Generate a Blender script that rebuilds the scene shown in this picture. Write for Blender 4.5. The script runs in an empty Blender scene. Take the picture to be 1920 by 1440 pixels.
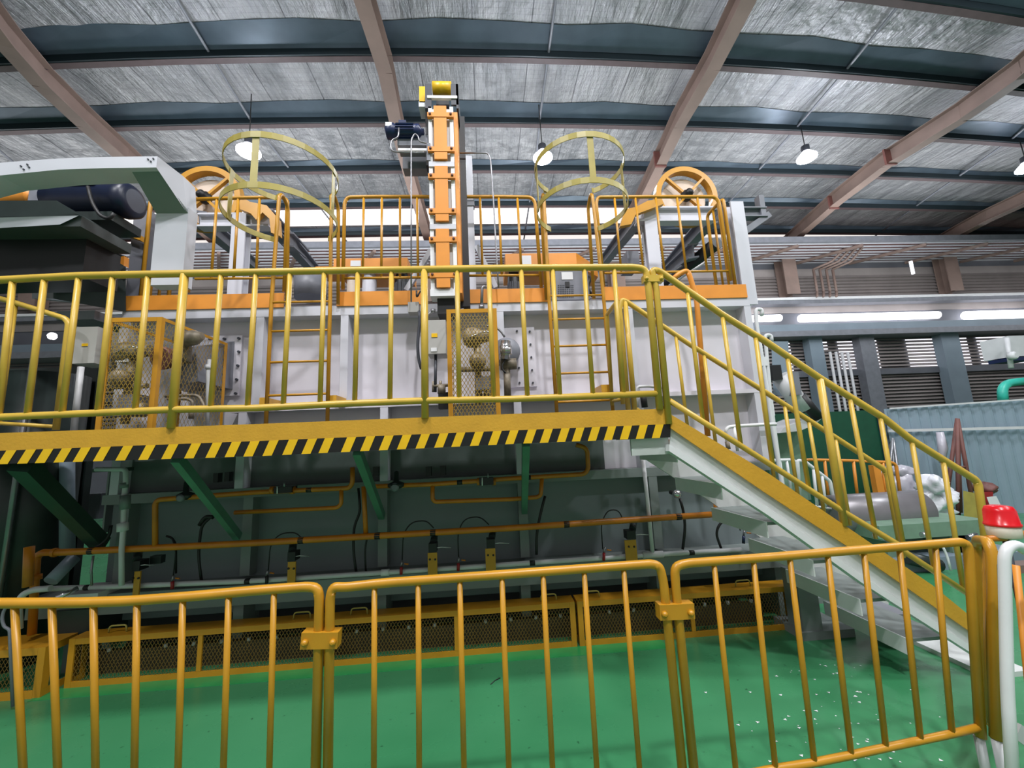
import bpy, bmesh, math, random
from mathutils import Vector, Matrix
random.seed(7)
V = Vector
C = bpy.context.scene.collection

# ------------------------------------------------------------------ camera
PITCH, ROLL, YAW = [math.radians(a) for a in (8.85, -2.638, 3.985)]
FPX = 747.5
CAM = V((0, 0, 1.6))
fw = V((math.sin(YAW)*math.cos(PITCH), math.cos(YAW)*math.cos(PITCH), math.sin(PITCH)))
rt0 = V((math.cos(YAW), -math.sin(YAW), 0)); up0 = rt0.cross(fw)
RT = rt0*math.cos(ROLL) + up0*math.sin(ROLL)
UP = -rt0*math.sin(ROLL) + up0*math.cos(ROLL)
cd = bpy.data.cameras.new('camera'); cam = bpy.data.objects.new('camera', cd); C.objects.link(cam)
cd.sensor_fit = 'HORIZONTAL'; cd.sensor_width = 36; cd.lens = FPX/1920*36
cd.clip_start = 0.05; cd.clip_end = 300
cam.matrix_world = Matrix(((RT.x, UP.x, -fw.x, CAM.x), (RT.y, UP.y, -fw.y, CAM.y), (RT.z, UP.z, -fw.z, CAM.z), (0, 0, 0, 1)))
bpy.context.scene.camera = cam

def ray(x, y): return fw + RT*((x-960)/FPX) + UP*((720-y)/FPX)
def at(x, y, Y):                    # survey: photo pixel -> point on the vertical plane at depth Y
    d = ray(x, y); return CAM + d*(Y/d.y)
def atz(x, y, z):                   # ... on the horizontal plane at height z
    d = ray(x, y); return CAM + d*((z-1.6)/d.z)
def atX(x, y, X):
    d = ray(x, y); return CAM + d*(X/d.x)
def pts(Y, *pp): return [at(x, y, Y) for x, y in pp]
def pj(q):
    d = V(q)-CAM; k = d.dot(fw); return 960+FPX*d.dot(RT)/k, 720-FPX*d.dot(UP)/k

# --------------------------------------------------------------- materials
def lin(c):
    return tuple((v/12.92 if v <= 0.04045 else ((v+0.055)/1.055)**2.4) for v in [x/255 for x in c])
class N:
    def __init__(s, name):
        s.m = bpy.data.materials.new(name); s.m.use_nodes = True
        s.t = s.m.node_tree; s.b = s.t.nodes['Principled BSDF']
    def n(s, typ, **kw):
        o = s.t.nodes.new(typ)
        for k, v in kw.items():
            if k.startswith('_'): setattr(o, k[1:], v)
            else: o.inputs[k.replace('9', ' ')].default_value = v
        return o
    def l(s, a, ao, b, bi): s.t.links.new(a.outputs[ao], b.inputs[bi])
def mat(name, col, rough=.5, metal=0., var=.12, scale=6., bump=0., bscale=40., emit=None, es=0., dirt=None):
    a = N(name); c = lin(col)
    a.b.inputs['Roughness'].default_value = rough; a.b.inputs['Metallic'].default_value = metal
    tc = a.n('ShaderNodeTexCoord')
    ns = a.n('ShaderNodeTexNoise', Scale=scale, Detail=5.); a.l(tc, 'Object', ns, 'Vector')
    rp = a.n('ShaderNodeValToRGB'); a.l(ns, 'Fac', rp, 'Fac')
    lo = tuple(v*(1-var) for v in c) if not dirt else lin(dirt)
    rp.color_ramp.elements[0].position = .32; rp.color_ramp.elements[1].position = .68
    rp.color_ramp.elements[0].color = lo+(1,); rp.color_ramp.elements[1].color = tuple(min(1, v*(1+var)) for v in c)+(1,)
    a.l(rp, 'Color', a.b, 'Base Color')
    if bump:
        nb = a.n('ShaderNodeTexNoise', Scale=bscale, Detail=3.); a.l(tc, 'Object', nb, 'Vector')
        bp = a.n('ShaderNodeBump', Strength=bump, Distance=.01); a.l(nb, 'Fac', bp, 'Height'); a.l(bp, 'Normal', a.b, 'Normal')
    if emit:
        a.b.inputs['Emission Color'].default_value = lin(emit)+(1,); a.b.inputs['Emission Strength'].default_value = es
    return a.m
M = {}
M['yel'] = mat('yellow_paint', (204, 168, 66), .35, var=.08)
M['yelo'] = mat('safety_yellow_orange', (194, 138, 34), .34, var=.08)
M['yeld'] = mat('olive_yellow_paint', (166, 150, 74), .4, var=.12)
M['plate'] = mat('yellow_checker_plate', (206, 154, 44), .45, var=.06, bump=.15, bscale=60)
M['oran'] = mat('orange_paint', (222, 142, 50), .45, var=.06)
M['orpipe'] = mat('orange_pipe_paint', (196, 118, 22), .4, var=.15)
M['grey'] = mat('light_grey_paint', (208, 204, 211), .45, var=.05, scale=2)
M['flange'] = mat('pale_grey_flange', (200, 200, 208), .45, var=.05, scale=2)
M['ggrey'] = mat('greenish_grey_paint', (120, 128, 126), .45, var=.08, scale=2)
M['mgrey'] = mat('mid_grey_steel', (118, 120, 128), .45, var=.1)
M['dgrey'] = mat('dark_grey_steel', (62, 64, 72), .45, var=.12)
M['black'] = mat('black_steel', (22, 22, 24), .5, var=.15)
M['dark'] = mat('dark_machine_paint', (34, 44, 42), .4, var=.2)
M['cwhite'] = mat('white_paint', (226, 226, 228), .4, var=.04)
M['chan'] = mat('stringer_pale_grey', (205, 208, 206), .45, var=.05)
M['wpipe'] = mat('white_pipe_paint', (200, 200, 202), .4, var=.06)
M['zinc'] = mat('galvanised_conduit', (140, 140, 144), .35, .7, var=.1)
M['chrome'] = mat('bright_metal', (200, 200, 205), .2, .9, var=.05)
M['blue'] = mat('navy_motor_enamel', (22, 38, 78), .4, var=.15)
M['navy'] = mat('dark_navy_enamel', (12, 22, 46), .4, var=.15)
M['pgreen'] = mat('green_bracket_paint', (84, 130, 112), .5, var=.1)
M['pgrdk'] = mat('dark_green_paint', (36, 60, 50), .5, var=.15)
M['pangrn'] = mat('dark_green_panel', (16, 72, 50), .5, var=.12)
M['mchgrn'] = mat('machine_green', (112, 140, 120), .5, var=.1)
M['box'] = mat('junction_box_grey', (172, 170, 166), .5, var=.04)
M['brass'] = mat('dusty_valve_metal', (128, 118, 102), .5, .2, var=.35, scale=20)
M['rubber'] = mat('black_rubber', (26, 26, 27), .55, var=.1)
M['red'] = mat('red_plastic', (190, 20, 30), .25, var=.1, emit=(220, 20, 30), es=.25)
M['redp'] = mat('red_paint', (150, 30, 36), .4, var=.1)
M['cream'] = mat('cream_plastic', (214, 206, 190), .5, var=.05)
M['white'] = mat('white_plastic_film', (225, 225, 232), .3, var=.12, scale=3, bump=.6, bscale=9)
M['film'] = mat('hazy_plastic_bag', (190, 186, 196), .3, var=.12, scale=3, bump=.6, bscale=9)
M['brown'] = mat('primer_brown_steel', (128, 108, 100), .6, var=.14, scale=1.5)
M['rust'] = mat('red_brown_steel', (112, 70, 64), .6, var=.15)
M['purlin'] = mat('dark_purlin_steel', (34, 46, 52), .5, .2, var=.15, scale=1)
M['fresh'] = mat('fresh_green_paint_strip', (46, 152, 84), .3, var=.1)
M['shade'] = mat('painted_underdeck_shade', (92, 100, 98), .6, var=.08)
M['slate'] = mat('slate_purlin_shade', (74, 86, 98), .4, .3, var=.15, scale=2)
M['plinb'] = mat('purlin_lower_lip', (84, 70, 72), .6, var=.1)
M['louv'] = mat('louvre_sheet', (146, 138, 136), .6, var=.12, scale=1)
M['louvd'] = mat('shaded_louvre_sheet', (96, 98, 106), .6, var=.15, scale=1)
M['bluegrey'] = mat('blue_grey_steel', (122, 136, 148), .5, var=.1, scale=1)
M['corr'] = mat('corrugated_blue_grey', (140, 158, 172), .45, .2, var=.08, scale=1)
M['teal'] = mat('turquoise_pipe', (60, 190, 170), .4, var=.08)
M['hazy'] = mat('hazard_yellow', (236, 186, 20), .4, var=.06)
M['hazk'] = mat('hazard_black', (18, 16, 16), .45, var=.2)
M['glow'] = mat('strip_daylight', (255, 255, 255), .5, emit=(250, 250, 255), es=5.)
M['glowsoft'] = mat('pale_daylight', (235, 235, 240), .5, emit=(240, 240, 250), es=1.6)
M['foilglow'] = mat('glowing_foil_strip', (235, 235, 235), .5, emit=(255, 250, 245), es=.9)
M['lamp'] = mat('lamp_glass', (255, 255, 255), .3, emit=(235, 240, 255), es=26.)
M['beige'] = mat('beige_drum', (208, 192, 176), .5, var=.06)
M['tank'] = mat('brushed_tank_steel', (130, 126, 130), .35, .3, var=.06)
M['deepgrey'] = mat('deep_grey_steel', (66, 72, 72), .55, var=.12, scale=1.5)  # deep grey of the plinths, deck plate and hood parts
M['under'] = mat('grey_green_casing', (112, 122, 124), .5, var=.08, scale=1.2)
M['ltgreen'] = mat('hazard_tape_green', (150, 170, 60), .5)
M['bag'] = M['white']
def glassy(name, col):
    a = N(name); a.b.inputs['Base Color'].default_value = lin(col)+(1,)
    a.b.inputs['Roughness'].default_value = .08; a.b.inputs['Alpha'].default_value = .35
    return a.m
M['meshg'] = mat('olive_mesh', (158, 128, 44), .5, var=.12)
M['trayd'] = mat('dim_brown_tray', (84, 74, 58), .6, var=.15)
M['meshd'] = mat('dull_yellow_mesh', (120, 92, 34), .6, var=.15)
M['glass'] = glassy('dim_cover_glass', (40, 54, 50))

# floor: glossy green epoxy
def floor_mat():
    a = N('green_epoxy_floor'); tc = a.n('ShaderNodeTexCoord')
    n1 = a.n('ShaderNodeTexNoise', Scale=.9, Detail=6.); a.l(tc, 'Object', n1, 'Vector')
    rp = a.n('ShaderNodeValToRGB'); a.l(n1, 'Fac', rp, 'Fac')
    e = rp.color_ramp.elements; e[0].position = .35; e[1].position = .7
    e[0].color = lin((54, 126, 82))+(1,); e[1].color = lin((68, 138, 94))+(1,)
    n2 = a.n('ShaderNodeTexNoise', Scale=26., Detail=8.); a.l(tc, 'Object', n2, 'Vector')
    r2 = a.n('ShaderNodeValToRGB'); a.l(n2, 'Fac', r2, 'Fac')
    r2.color_ramp.elements[0].position = .27; r2.color_ramp.elements[1].position = .33
    mx = a.n('ShaderNodeMix', _data_type='RGBA', _blend_type='MULTIPLY'); mx.inputs[0].default_value = .5
    a.l(rp, 'Color', mx, 6); a.l(r2, 'Color', mx, 7); a.l(mx, 2, a.b, 'Base Color')
    a.b.inputs['Roughness'].default_value = .22
    nb = a.n('ShaderNodeTexNoise', Scale=3., Detail=4.); a.l(tc, 'Object', nb, 'Vector')
    rr = a.n('ShaderNodeMapRange'); rr.inputs['To Min'].default_value = .16; rr.inputs['To Max'].default_value = .42
    a.l(nb, 'Fac', rr, 'Value'); a.l(rr, 'Result', a.b, 'Roughness')
    bp = a.n('ShaderNodeBump', Strength=.12, Distance=.02); a.l(n1, 'Fac', bp, 'Height'); a.l(bp, 'Normal', a.b, 'Normal')
    return a.m
M['floor'] = floor_mat()
# roof: crinkled foil insulation on a scrim grid, sheets run up the slope
def foil_mat():
    a = N('crinkled_foil_insulation'); tc = a.n('ShaderNodeTexCoord')
    sep = a.n('ShaderNodeSeparateXYZ'); a.l(tc, 'Object', sep, 'Vector')
    mp = a.n('ShaderNodeMapping'); mp.inputs['Scale'].default_value = (1.6, .35, 1); a.l(tc, 'Object', mp, 'Vector')
    n1 = a.n('ShaderNodeTexNoise', Scale=1.5, Detail=6., Roughness=.6); a.l(mp, 'Vector', n1, 'Vector')
    rp = a.n('ShaderNodeValToRGB'); a.l(n1, 'Fac', rp, 'Fac')
    e = rp.color_ramp.elements; e[0].position = .3; e[1].position = .7
    e[0].color = lin((126, 128, 132))+(1,); e[1].color = lin((174, 173, 176))+(1,)
    # seams every 1.25 m and scrim squares
    def lines(out, period, w, strength, prev):
        m1 = a.n('ShaderNodeMath', _operation='MULTIPLY'); m1.inputs[1].default_value = 1/period; a.l(sep, out, m1, 0)
        m2 = a.n('ShaderNodeMath', _operation='FRACT'); a.l(m1, 0, m2, 0)
        m3 = a.n('ShaderNodeMath', _operation='LESS_THAN'); m3.inputs[1].default_value = w; a.l(m2, 0, m3, 0)
        m4 = a.n('ShaderNodeMath', _operation='MULTIPLY'); m4.inputs[1].default_value = strength; a.l(m3, 0, m4, 0)
        mx = a.n('ShaderNodeMix', _data_type='RGBA', _blend_type='MIX'); a.l(m4, 0, mx, 0)
        a.t.links.new(prev, mx.inputs[6]); mx.inputs[7].default_value = lin((70, 70, 76))+(1,)
        return mx.outputs[2]
    o = lines('X', 1.25, .02, .7, rp.outputs['Color'])
    o = lines('X', .11, .09, .22, o); o = lines('Y', .11, .09, .22, o)
    a.t.links.new(o, a.b.inputs['Base Color'])
    a.b.inputs['Metallic'].default_value = .45; a.b.inputs['Roughness'].default_value = .36
    mp2 = a.n('ShaderNodeMapping'); mp2.inputs['Scale'].default_value = (2.6, .4, 1); a.l(tc, 'Object', mp2, 'Vector')
    n2 = a.n('ShaderNodeTexNoise', Scale=2.2, Detail=6., Roughness=.65); a.l(mp2, 'Vector', n2, 'Vector')
    n3 = a.n('ShaderNodeTexNoise', Scale=3., Detail=3.); a.l(tc, 'Object', n3, 'Vector')
    ad = a.n('ShaderNodeMath', _operation='ADD'); a.l(n2, 'Fac', ad, 0); a.l(n3, 'Fac', ad, 1)
    bp = a.n('ShaderNodeBump', Strength=.9, Distance=.1); a.l(ad, 0, bp, 'Height'); a.l(bp, 'Normal', a.b, 'Normal')
    return a.m
M['foil'] = foil_mat()
def stripes_mat(name, c1, c2, axis, period, duty, rough=.5):
    a = N(name); tc = a.n('ShaderNodeTexCoord'); sep = a.n('ShaderNodeSeparateXYZ'); a.l(tc, 'Object', sep, 'Vector')
    m1 = a.n('ShaderNodeMath', _operation='MULTIPLY'); m1.inputs[1].default_value = 1/period; a.l(sep, axis, m1, 0)
    m2 = a.n('ShaderNodeMath', _operation='FRACT'); a.l(m1, 0, m2, 0)
    m3 = a.n('ShaderNodeMath', _operation='LESS_THAN'); m3.inputs[1].default_value = duty; a.l(m2, 0, m3, 0)
    mx = a.n('ShaderNodeMix', _data_type='RGBA'); a.l(m3, 0, mx, 0)
    mx.inputs[6].default_value = lin(c1)+(1,); mx.inputs[7].default_value = lin(c2)+(1,)
    a.l(mx, 2, a.b, 'Base Color'); a.b.inputs['Roughness'].default_value = rough
    return a.m

# ----------------------------------------------------------- mesh builder
class MB:
    def __init__(s): s.v = []; s.f = []; s.mi = []; s.sm = []; s.cur = 0
    def face(s, idx, smooth=False): s.f.append(idx); s.mi.append(s.cur); s.sm.append(smooth)
    def quad(s, a, b, c, d): k = len(s.v); s.v += [V(a), V(b), V(c), V(d)]; s.face((k, k+1, k+2, k+3)); return s
    def hexa(s, p):                 # p: 4 front corners + 4 back corners, same winding
        k = len(s.v); s.v += [V(q) for q in p]
        for f in ((0, 1, 2, 3), (7, 6, 5, 4), (0, 4, 5, 1), (1, 5, 6, 2), (2, 6, 7, 3), (3, 7, 4, 0)): s.face(tuple(k+i for i in f))
        return s
    def box(s, a, b):
        x0, x1 = sorted((a[0], b[0])); y0, y1 = sorted((a[1], b[1])); z0, z1 = sorted((a[2], b[2]))
        return s.hexa([(x0, y0, z0), (x1, y0, z0), (x1, y0, z1), (x0, y0, z1), (x0, y1, z0), (x1, y1, z0), (x1, y1, z1), (x0, y1, z1)])
    def cbox(s, c, sx, sy, sz): return s.box((c[0]-sx/2, c[1]-sy/2, c[2]-sz/2), (c[0]+sx/2, c[1]+sy/2, c[2]+sz/2))
    def prism(s, poly, ext):        # polygon points extruded by a vector
        n = len(poly); k = len(s.v); ext = V(ext)
        s.v += [V(p) for p in poly]+[V(p)+ext for p in poly]
        s.face(tuple(range(k, k+n))); s.face(tuple(range(k+2*n-1, k+n-1, -1)))
        for i in range(n):
            j = (i+1) % n; s.face((k+i, k+n+i, k+n+j, k+j))
        return s
    def bar(s, a, b, w, h, up=(0, 0, 1)):
        a = V(a); b = V(b); d = (b-a).normalized(); u = V(up)
        if abs(d.dot(u)) > .98: u = V((0, 1, 0))
        x = d.cross(u).normalized(); y = x.cross(d)
        q = [x*w/2*i+y*h/2*j for i, j in ((-1, -1), (1, -1), (1, 1), (-1, 1))]
        return s.hexa([a+e for e in q]+[b+e for e in q])
    def ibeam(s, a, b, w, h, t=.015, up=(0, 0, 1)):
        a = V(a); b = V(b); d = (b-a).normalized(); u = V(up)
        if abs(d.dot(u)) > .98: u = V((0, 1, 0))
        x = d.cross(u).normalized(); y = x.cross(d)
        s.bar(a+y*(h/2-t/2), b+y*(h/2-t/2), w, t, up); s.bar(a-y*(h/2-t/2), b-y*(h/2-t/2), w, t, up)
        return s.bar(a, b, t, h-2*t, up)
    def tube(s, P, r, n=8, closed=False, caps=True, fil=0.):
        P = [V(p) for p in P]
        if fil and len(P) > 2: P = fillet(P, fil)
        if not closed:
            Q = [P[0]]
            for p in P[1:]:
                if (p-Q[-1]).length > 1e-5: Q.append(p)
            P = Q
        m = len(P)
        if m < 2: return s
        k = len(s.v); x = None
        for i in range(m):
            if closed: d = (P[(i+1) % m]-P[i-1]).normalized()
            else: d = ((P[min(i+1, m-1)]-P[i]).normalized() + (P[i]-P[max(i-1, 0)]).normalized())
            if d.length < 1e-6: d = V((0, 0, 1))
            d.normalize()
            if x is None:
                x = d.cross(V((0, 0, 1)) if abs(d.z) < .9 else V((0, 1, 0))).normalized()
            else:
                x = (x-d*x.dot(d)).normalized()
            y = d.cross(x)
            rr = r[i] if isinstance(r, (list, tuple)) else r
            for j in range(n):
                t = 2*math.pi*j/n; s.v.append(P[i]+(x*math.cos(t)+y*math.sin(t))*rr)
        for i in range(m if closed else m-1):
            for j in range(n):
                a = k+i*n+j; b = k+i*n+(j+1) % n; i2 = (i+1) % m
                s.face((a, b, k+i2*n+(j+1) % n, k+i2*n+j), True)
        if caps and not closed:
            s.face(tuple(k+j for j in range(n-1, -1, -1))); s.face(tuple(k+(m-1)*n+j for j in range(n)))
        return s
    def cyl(s, a, b, r, n=20, r2=None): return s.tube([a, b], [r, r if r2 is None else r2], n)
    def lathe(s, c, axis, prof, n=24):  # prof: (distance along axis, radius)
        ax = V(axis).normalized(); P = [V(c)+ax*h for h, _ in prof]
        x = ax.cross(V((0, 0, 1)) if abs(ax.z) < .9 else V((1, 0, 0))).normalized(); y = ax.cross(x); k = len(s.v)
        for (h, r), p in zip(prof, P):
            for j in range(n):
                t = 2*math.pi*j/n; s.v.append(p+(x*math.cos(t)+y*math.sin(t))*max(r, .0005))
        for i in range(len(prof)-1):
            for j in range(n): s.face((k+i*n+j, k+i*n+(j+1) % n, k+(i+1)*n+(j+1) % n, k+(i+1)*n+j), True)
        s.face(tuple(k+j for j in range(n-1, -1, -1))); s.face(tuple(k+(len(prof)-1)*n+j for j in range(n)))
        return s
    def band(s, P, w, t, up=(0, 0, 1), closed=False):   # flat strap following a path, tall along `up`
        P = [V(p) for p in P]; m = len(P); u = V(up); k = len(s.v)
        for i in range(m):
            d = (P[(i+1) % m]-P[i-1]) if closed else (P[min(i+1, m-1)]-P[max(i-1, 0)])
            x = d.normalized().cross(u).normalized()
            for a, b in ((-1, -1), (1, -1), (1, 1), (-1, 1)): s.v.append(P[i]+x*t/2*a+u*w/2*b)
        for i in range(m if closed else m-1):
            i2 = (i+1) % m
            for j in range(4): s.face((k+i*4+j, k+i*4+(j+1) % 4, k+i2*4+(j+1) % 4, k+i2*4+j))
        if not closed: s.face((k+3, k+2, k+1, k)); s.face((k+(m-1)*4, k+(m-1)*4+1, k+(m-1)*4+2, k+(m-1)*4+3))
        return s
    def blob(s, c, sx, sy, sz, seed=0, n=14, amp=.22):
        rnd = random.Random(seed); k = len(s.v); ph = [rnd.uniform(0, 6.3) for _ in range(6)]
        for i in range(n+1):
            th = math.pi*i/n
            for j in range(2*n):
                f = math.pi*j/n
                g = 1+amp*(math.sin(3*f+ph[0]+2*th)*math.sin(2*th+ph[1])+.5*math.sin(5*f+ph[2])*math.sin(4*th+ph[3])+.3*math.sin(9*f+ph[4]+5*th))
                s.v.append(V(c)+V((sx*math.sin(th)*math.cos(f)*g, sy*math.sin(th)*math.sin(f)*g, sz*math.cos(th)*(1+.3*(g-1)))))
        for i in range(n):
            for j in range(2*n):
                s.face((k+i*2*n+j, k+i*2*n+(j+1) % (2*n), k+(i+1)*2*n+(j+1) % (2*n), k+(i+1)*2*n+j), True)
        return s
    def lattice(s, o, ux, uy, W, H, pitch, w):  # expanded-metal diamonds on a plane: origin, unit axes, size
        o = V(o); ux = V(ux); uy = V(uy); px = pitch; py = pitch*1.7
        sl = py/px; nrm = ux.cross(uy).normalized()
        def clipseg(c, sg):
            # line y = sg*sl*(x-c)
            out = []
            for x in (0, W):
                y = sg*sl*(x-c)
                if 0 <= y <= H: out.append((x, y))
            for y in (0, H):
                x = c+y/(sg*sl)
                if 0 <= x <= W: out.append((x, y))
            if len(out) >= 2:
                out.sort(); a, b = out[0], out[-1]
                if (a[0]-b[0])**2+(a[1]-b[1])**2 > 1e-6: return a, b
        for sg in (1, -1):
            c = -H/sl-px
            while c < W+H/sl+px:
                g = clipseg(c, sg)
                if g:
                    A = o+ux*g[0][0]+uy*g[0][1]; B = o+ux*g[1][0]+uy*g[1][1]
                    d = (B-A).normalized(); x = d.cross(nrm)*w/2
                    s.quad(A-x, B-x, B+x, A+x)
                c += px
        return s
    def build(s, name, m, parent=None, mats=None):
        me = bpy.data.meshes.new(name); me.from_pydata([tuple(v) for v in s.v], [], s.f)
        for q in (mats or [m]): me.materials.append(q)
        if mats: me.polygons.foreach_set('material_index', s.mi)
        me.polygons.foreach_set('use_smooth', s.sm)
        if len(s.f) < 60000:
            bm = bmesh.new(); bm.from_mesh(me); bmesh.ops.recalc_face_normals(bm, faces=bm.faces); bm.to_mesh(me); bm.free()
        me.update()
        o = bpy.data.objects.new(name, me); C.objects.link(o)
        if parent is not None:
            o.parent = parent
            pw = parent_loc(parent)
            if pw.length: me.transform(Matrix.Translation(-pw))
        return o
def parent_loc(p):
    w = V((0, 0, 0))
    while p is not None: w = w+p.location; p = p.parent
    return w
def fillet(P, r):
    out = [P[0]]
    for i in range(1, len(P)-1):
        a, b, c = P[i-1], P[i], P[i+1]; u = a-b; w = c-b
        if u.length < 1e-6 or w.length < 1e-6: continue
        rr = min(r, u.length*.49, w.length*.49); p0 = b+u.normalized()*rr; p2 = b+w.normalized()*rr
        for t in (0, .25, .5, .75, 1): out.append(p0*(1-t)**2+b*2*t*(1-t)+p2*t*t)
    out.append(P[-1]); return out
def tag(o, label, cat, group=None, kind=None):
    o['label'] = label; o['category'] = cat
    if group: o['group'] = group
    if kind: o['kind'] = kind
    return o
def thing(name, label, cat, loc=(0, 0, 0), group=None):
    o = bpy.data.objects.new(name, None); C.objects.link(o); o.location = V(loc); o.empty_display_size = .1
    return tag(o, label, cat, group)
def struct(name, mb, m, **kw):
    o = mb.build(name, m, **kw); o['kind'] = 'structure'; return o

# =================================================================== SHELL
def roofz(X, Y):
    Yc = max(Y, 6.2)
    return 10.42 - .02*(Y-7.6) - .0042*(7.6/Yc)**3*(X-.8)**2
struct('floor', MB().box((-26, -8, -.12), (36, 17, 0)), M['floor'])
g = MB(); nx, ny = 46, 30; xs = [-22+i*58/nx for i in range(nx+1)]; ys = [-8+i*24.6/ny for i in range(ny+1)]
for y in ys:
    for x in xs: g.v.append(V((x, y, max(roofz(x, y), 6.5))))
for j in range(ny):
    for i in range(nx):
        a = j*(nx+1)+i; g.face((a, a+1, a+nx+2, a+nx+1), True)
ceil = struct('ceiling', g, M['foil'])
def sweepx(Y, zt, h, w, X0, X1, m, name, parent, n=28, off=0):
    b = MB(); k0 = 0
    for i in range(n+1):
        X = X0+(X1-X0)*i/n; z = roofz(X, Y)+off
        b.v += [V((X, Y-w/2, z-h)), V((X, Y+w/2, z-h)), V((X, Y+w/2, z)), V((X, Y-w/2, z))]
    for i in range(n):
        for j in range(4): b.face((i*4+j, i*4+(j+1) % 4, i*4+4+(j+1) % 4, i*4+4+j))
    b.face((3, 2, 1, 0)); b.face((n*4, n*4+1, n*4+2, n*4+3))
    return b.build(name, m, parent)
for Yp in (2.3, 4.1, 5.95, 7.62, 9.42, 11.2, 12.98, 14.8):
    sweepx(Yp, 0, .27, .09, -21, 35, M['purlin'], 'purlin', ceil)
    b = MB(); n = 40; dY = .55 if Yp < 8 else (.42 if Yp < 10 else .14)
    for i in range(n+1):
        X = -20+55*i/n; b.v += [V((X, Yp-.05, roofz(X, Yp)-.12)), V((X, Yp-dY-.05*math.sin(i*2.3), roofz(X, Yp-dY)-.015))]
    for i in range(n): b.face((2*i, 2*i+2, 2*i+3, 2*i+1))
    b.build('painted_purlin_shade', M['slate'], ceil)  # slate strip puts the shade beside each purlin into the roof colour
    b = MB(); n = 24
    for i in range(n):
        X = -20+55*i/n; X2 = -20+55*(i+1)/n
        b.bar((X, Yp+.06, roofz(X, Yp)-.275), (X2, Yp+.06, roofz(X2, Yp)-.275), .13, .01)
    b.build('purlin_flange', M['plinb'], ceil)
def onroof(x, y, off):
    z = 10.0
    for _ in range(25):
        q = atz(x, y, z); z = .5*z+.5*max(8.5, roofz(q.x, q.y)-off)
    return atz(x, y, z)
def rod(P, n):
    a, b_ = P[0], P[1]; c, d = P[-2], P[-1]
    P = [a+(a-b_).normalized()*7]+P+[d+(d-c).normalized()*max(0, (15.9-d.y)*1.02)]
    P[0].z = a.z+.1; P[-1].z = roofz(P[-1].x, P[-1].y)-(.5 if n else .16); return P
for px_ in (((10, 65), (80, 145), (160, 222), (240, 293)), ((685, 0), (722, 120), (744, 228), (767, 320), (800, 433)), ((1392, 0), (1335, 115), (1272, 225), (1237, 300), (1205, 365)),
            ((1915, 130), (1800, 212), (1660, 300), (1570, 370), (1500, 432)), ((1915, 375), (1850, 405), (1800, 432))):
    P = rod([onroof(x, y, .5) for x, y in px_], 1); b = MB()
    for p, q in zip(P[:-1], P[1:]):
        b.bar(p, q, .03, .44); b.bar(p-V((0, 0, .22)), q-V((0, 0, .22)), .3, .025); b.bar(p+V((0, 0, .22)), q+V((0, 0, .22)), .3, .02)
    b.build('rafter', M['brown'], ceil)
for px_ in (((332, 0), (392, 98), (468, 222), (536, 308), (605, 395)), ((1042, 0), (1030, 90), (1013, 215), (1005, 300), (992, 385)), ((1685, 10), (1600, 115), (1510, 220), (1435, 305), (1375, 370)), ((1900, 258), (1820, 315), (1740, 370)), ((0, 283), (30, 308), (70, 350))):
    P = rod([onroof(x, y, .15) for x, y in px_], 0); MB().tube(P, .03, 6).build('sag_rod', M['mgrey'], ceil)
for x, y in ((1237, 297), (1668, 293), (1562, 378)):
    q = onroof(x, y, .5); MB().box((q.x-.17, q.y-.03, q.z-.28), (q.x+.17, q.y+.03, q.z+.22)).build('splice_plate', M['rust'], ceil)

# ------------------------------------------------- back wall (Y = 16)
YW = 16.0
def z_at(y, x=1650): return at(x, y, YW).z
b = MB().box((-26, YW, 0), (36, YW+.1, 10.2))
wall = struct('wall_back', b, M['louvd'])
def wb(name, m, y0, y1, d0=.02, X0=-26, X1=36):
    return MB().box((X0, YW-d0, at(1650, y1, YW-d0).z), (X1, YW, at(1650, y0, YW-d0).z)).build(name, m, wall)
# slatted soffit below the eaves
YS = YW-2.2; zs0, zs1 = at(1650, 455, YS).z, at(1650, 490, YW-.1).z
b = MB()
for k in range(8):
    t = k/7; y = YS+2.1*t; z = zs0+(zs1-zs0)*t; b.box((-26, y-.035, z-.04), (36, y+.035, z))
b.build('soffit_slat', M['flange'], wall)
MB().quad((-26, YS-.05, zs0+.05), (36, YS-.05, zs0+.05), (36, YW-.06, zs1+.05), (-26, YW-.06, zs1+.05)).build('soffit_board', M['rust'], wall)
MB().box((-26, YS-.2, at(1650, 452, YS-.2).z), (36, YS-.08, at(1650, 442, YS-.2).z)).build('soffit_edge_beam', M['mgrey'], wall)
for X in [-24+2.7*k for k in range(22)]:
    MB().bar((X+1.3, YS, zs0-.1), (X, YW-.15, zs1-.12), .1, .1).build('soffit_brace', M['brown'], wall)
wb('fascia_panel', M['louv'], 502, 516, .04)
b = MB(); z0, z1 = z_at(556), z_at(516)
for k in range(7):
    z = z0+(z1-z0)*k/7; b.hexa([(-26, YW-.16, z), (36, YW-.16, z), (36, YW-.04, z+(z1-z0)/7), (-26, YW-.04, z+(z1-z0)/7), (-26, YW, z), (36, YW, z), (36, YW, z+(z1-z0)/7), (-26, YW, z+(z1-z0)/7)])
b.build('upper_louvre', M['louv'], wall)
wb('ledge', M['cwhite'], 554, 558, .5); wb('ledge_beam', M['mgrey'], 558, 566, .42)
wb('upper_band', M['louv'], 566, 583, .06)
wb('crane_girder', M['bluegrey'], 604, 616, .8); wb('girder_flange', M['mgrey'], 616, 626, .95)
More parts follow.
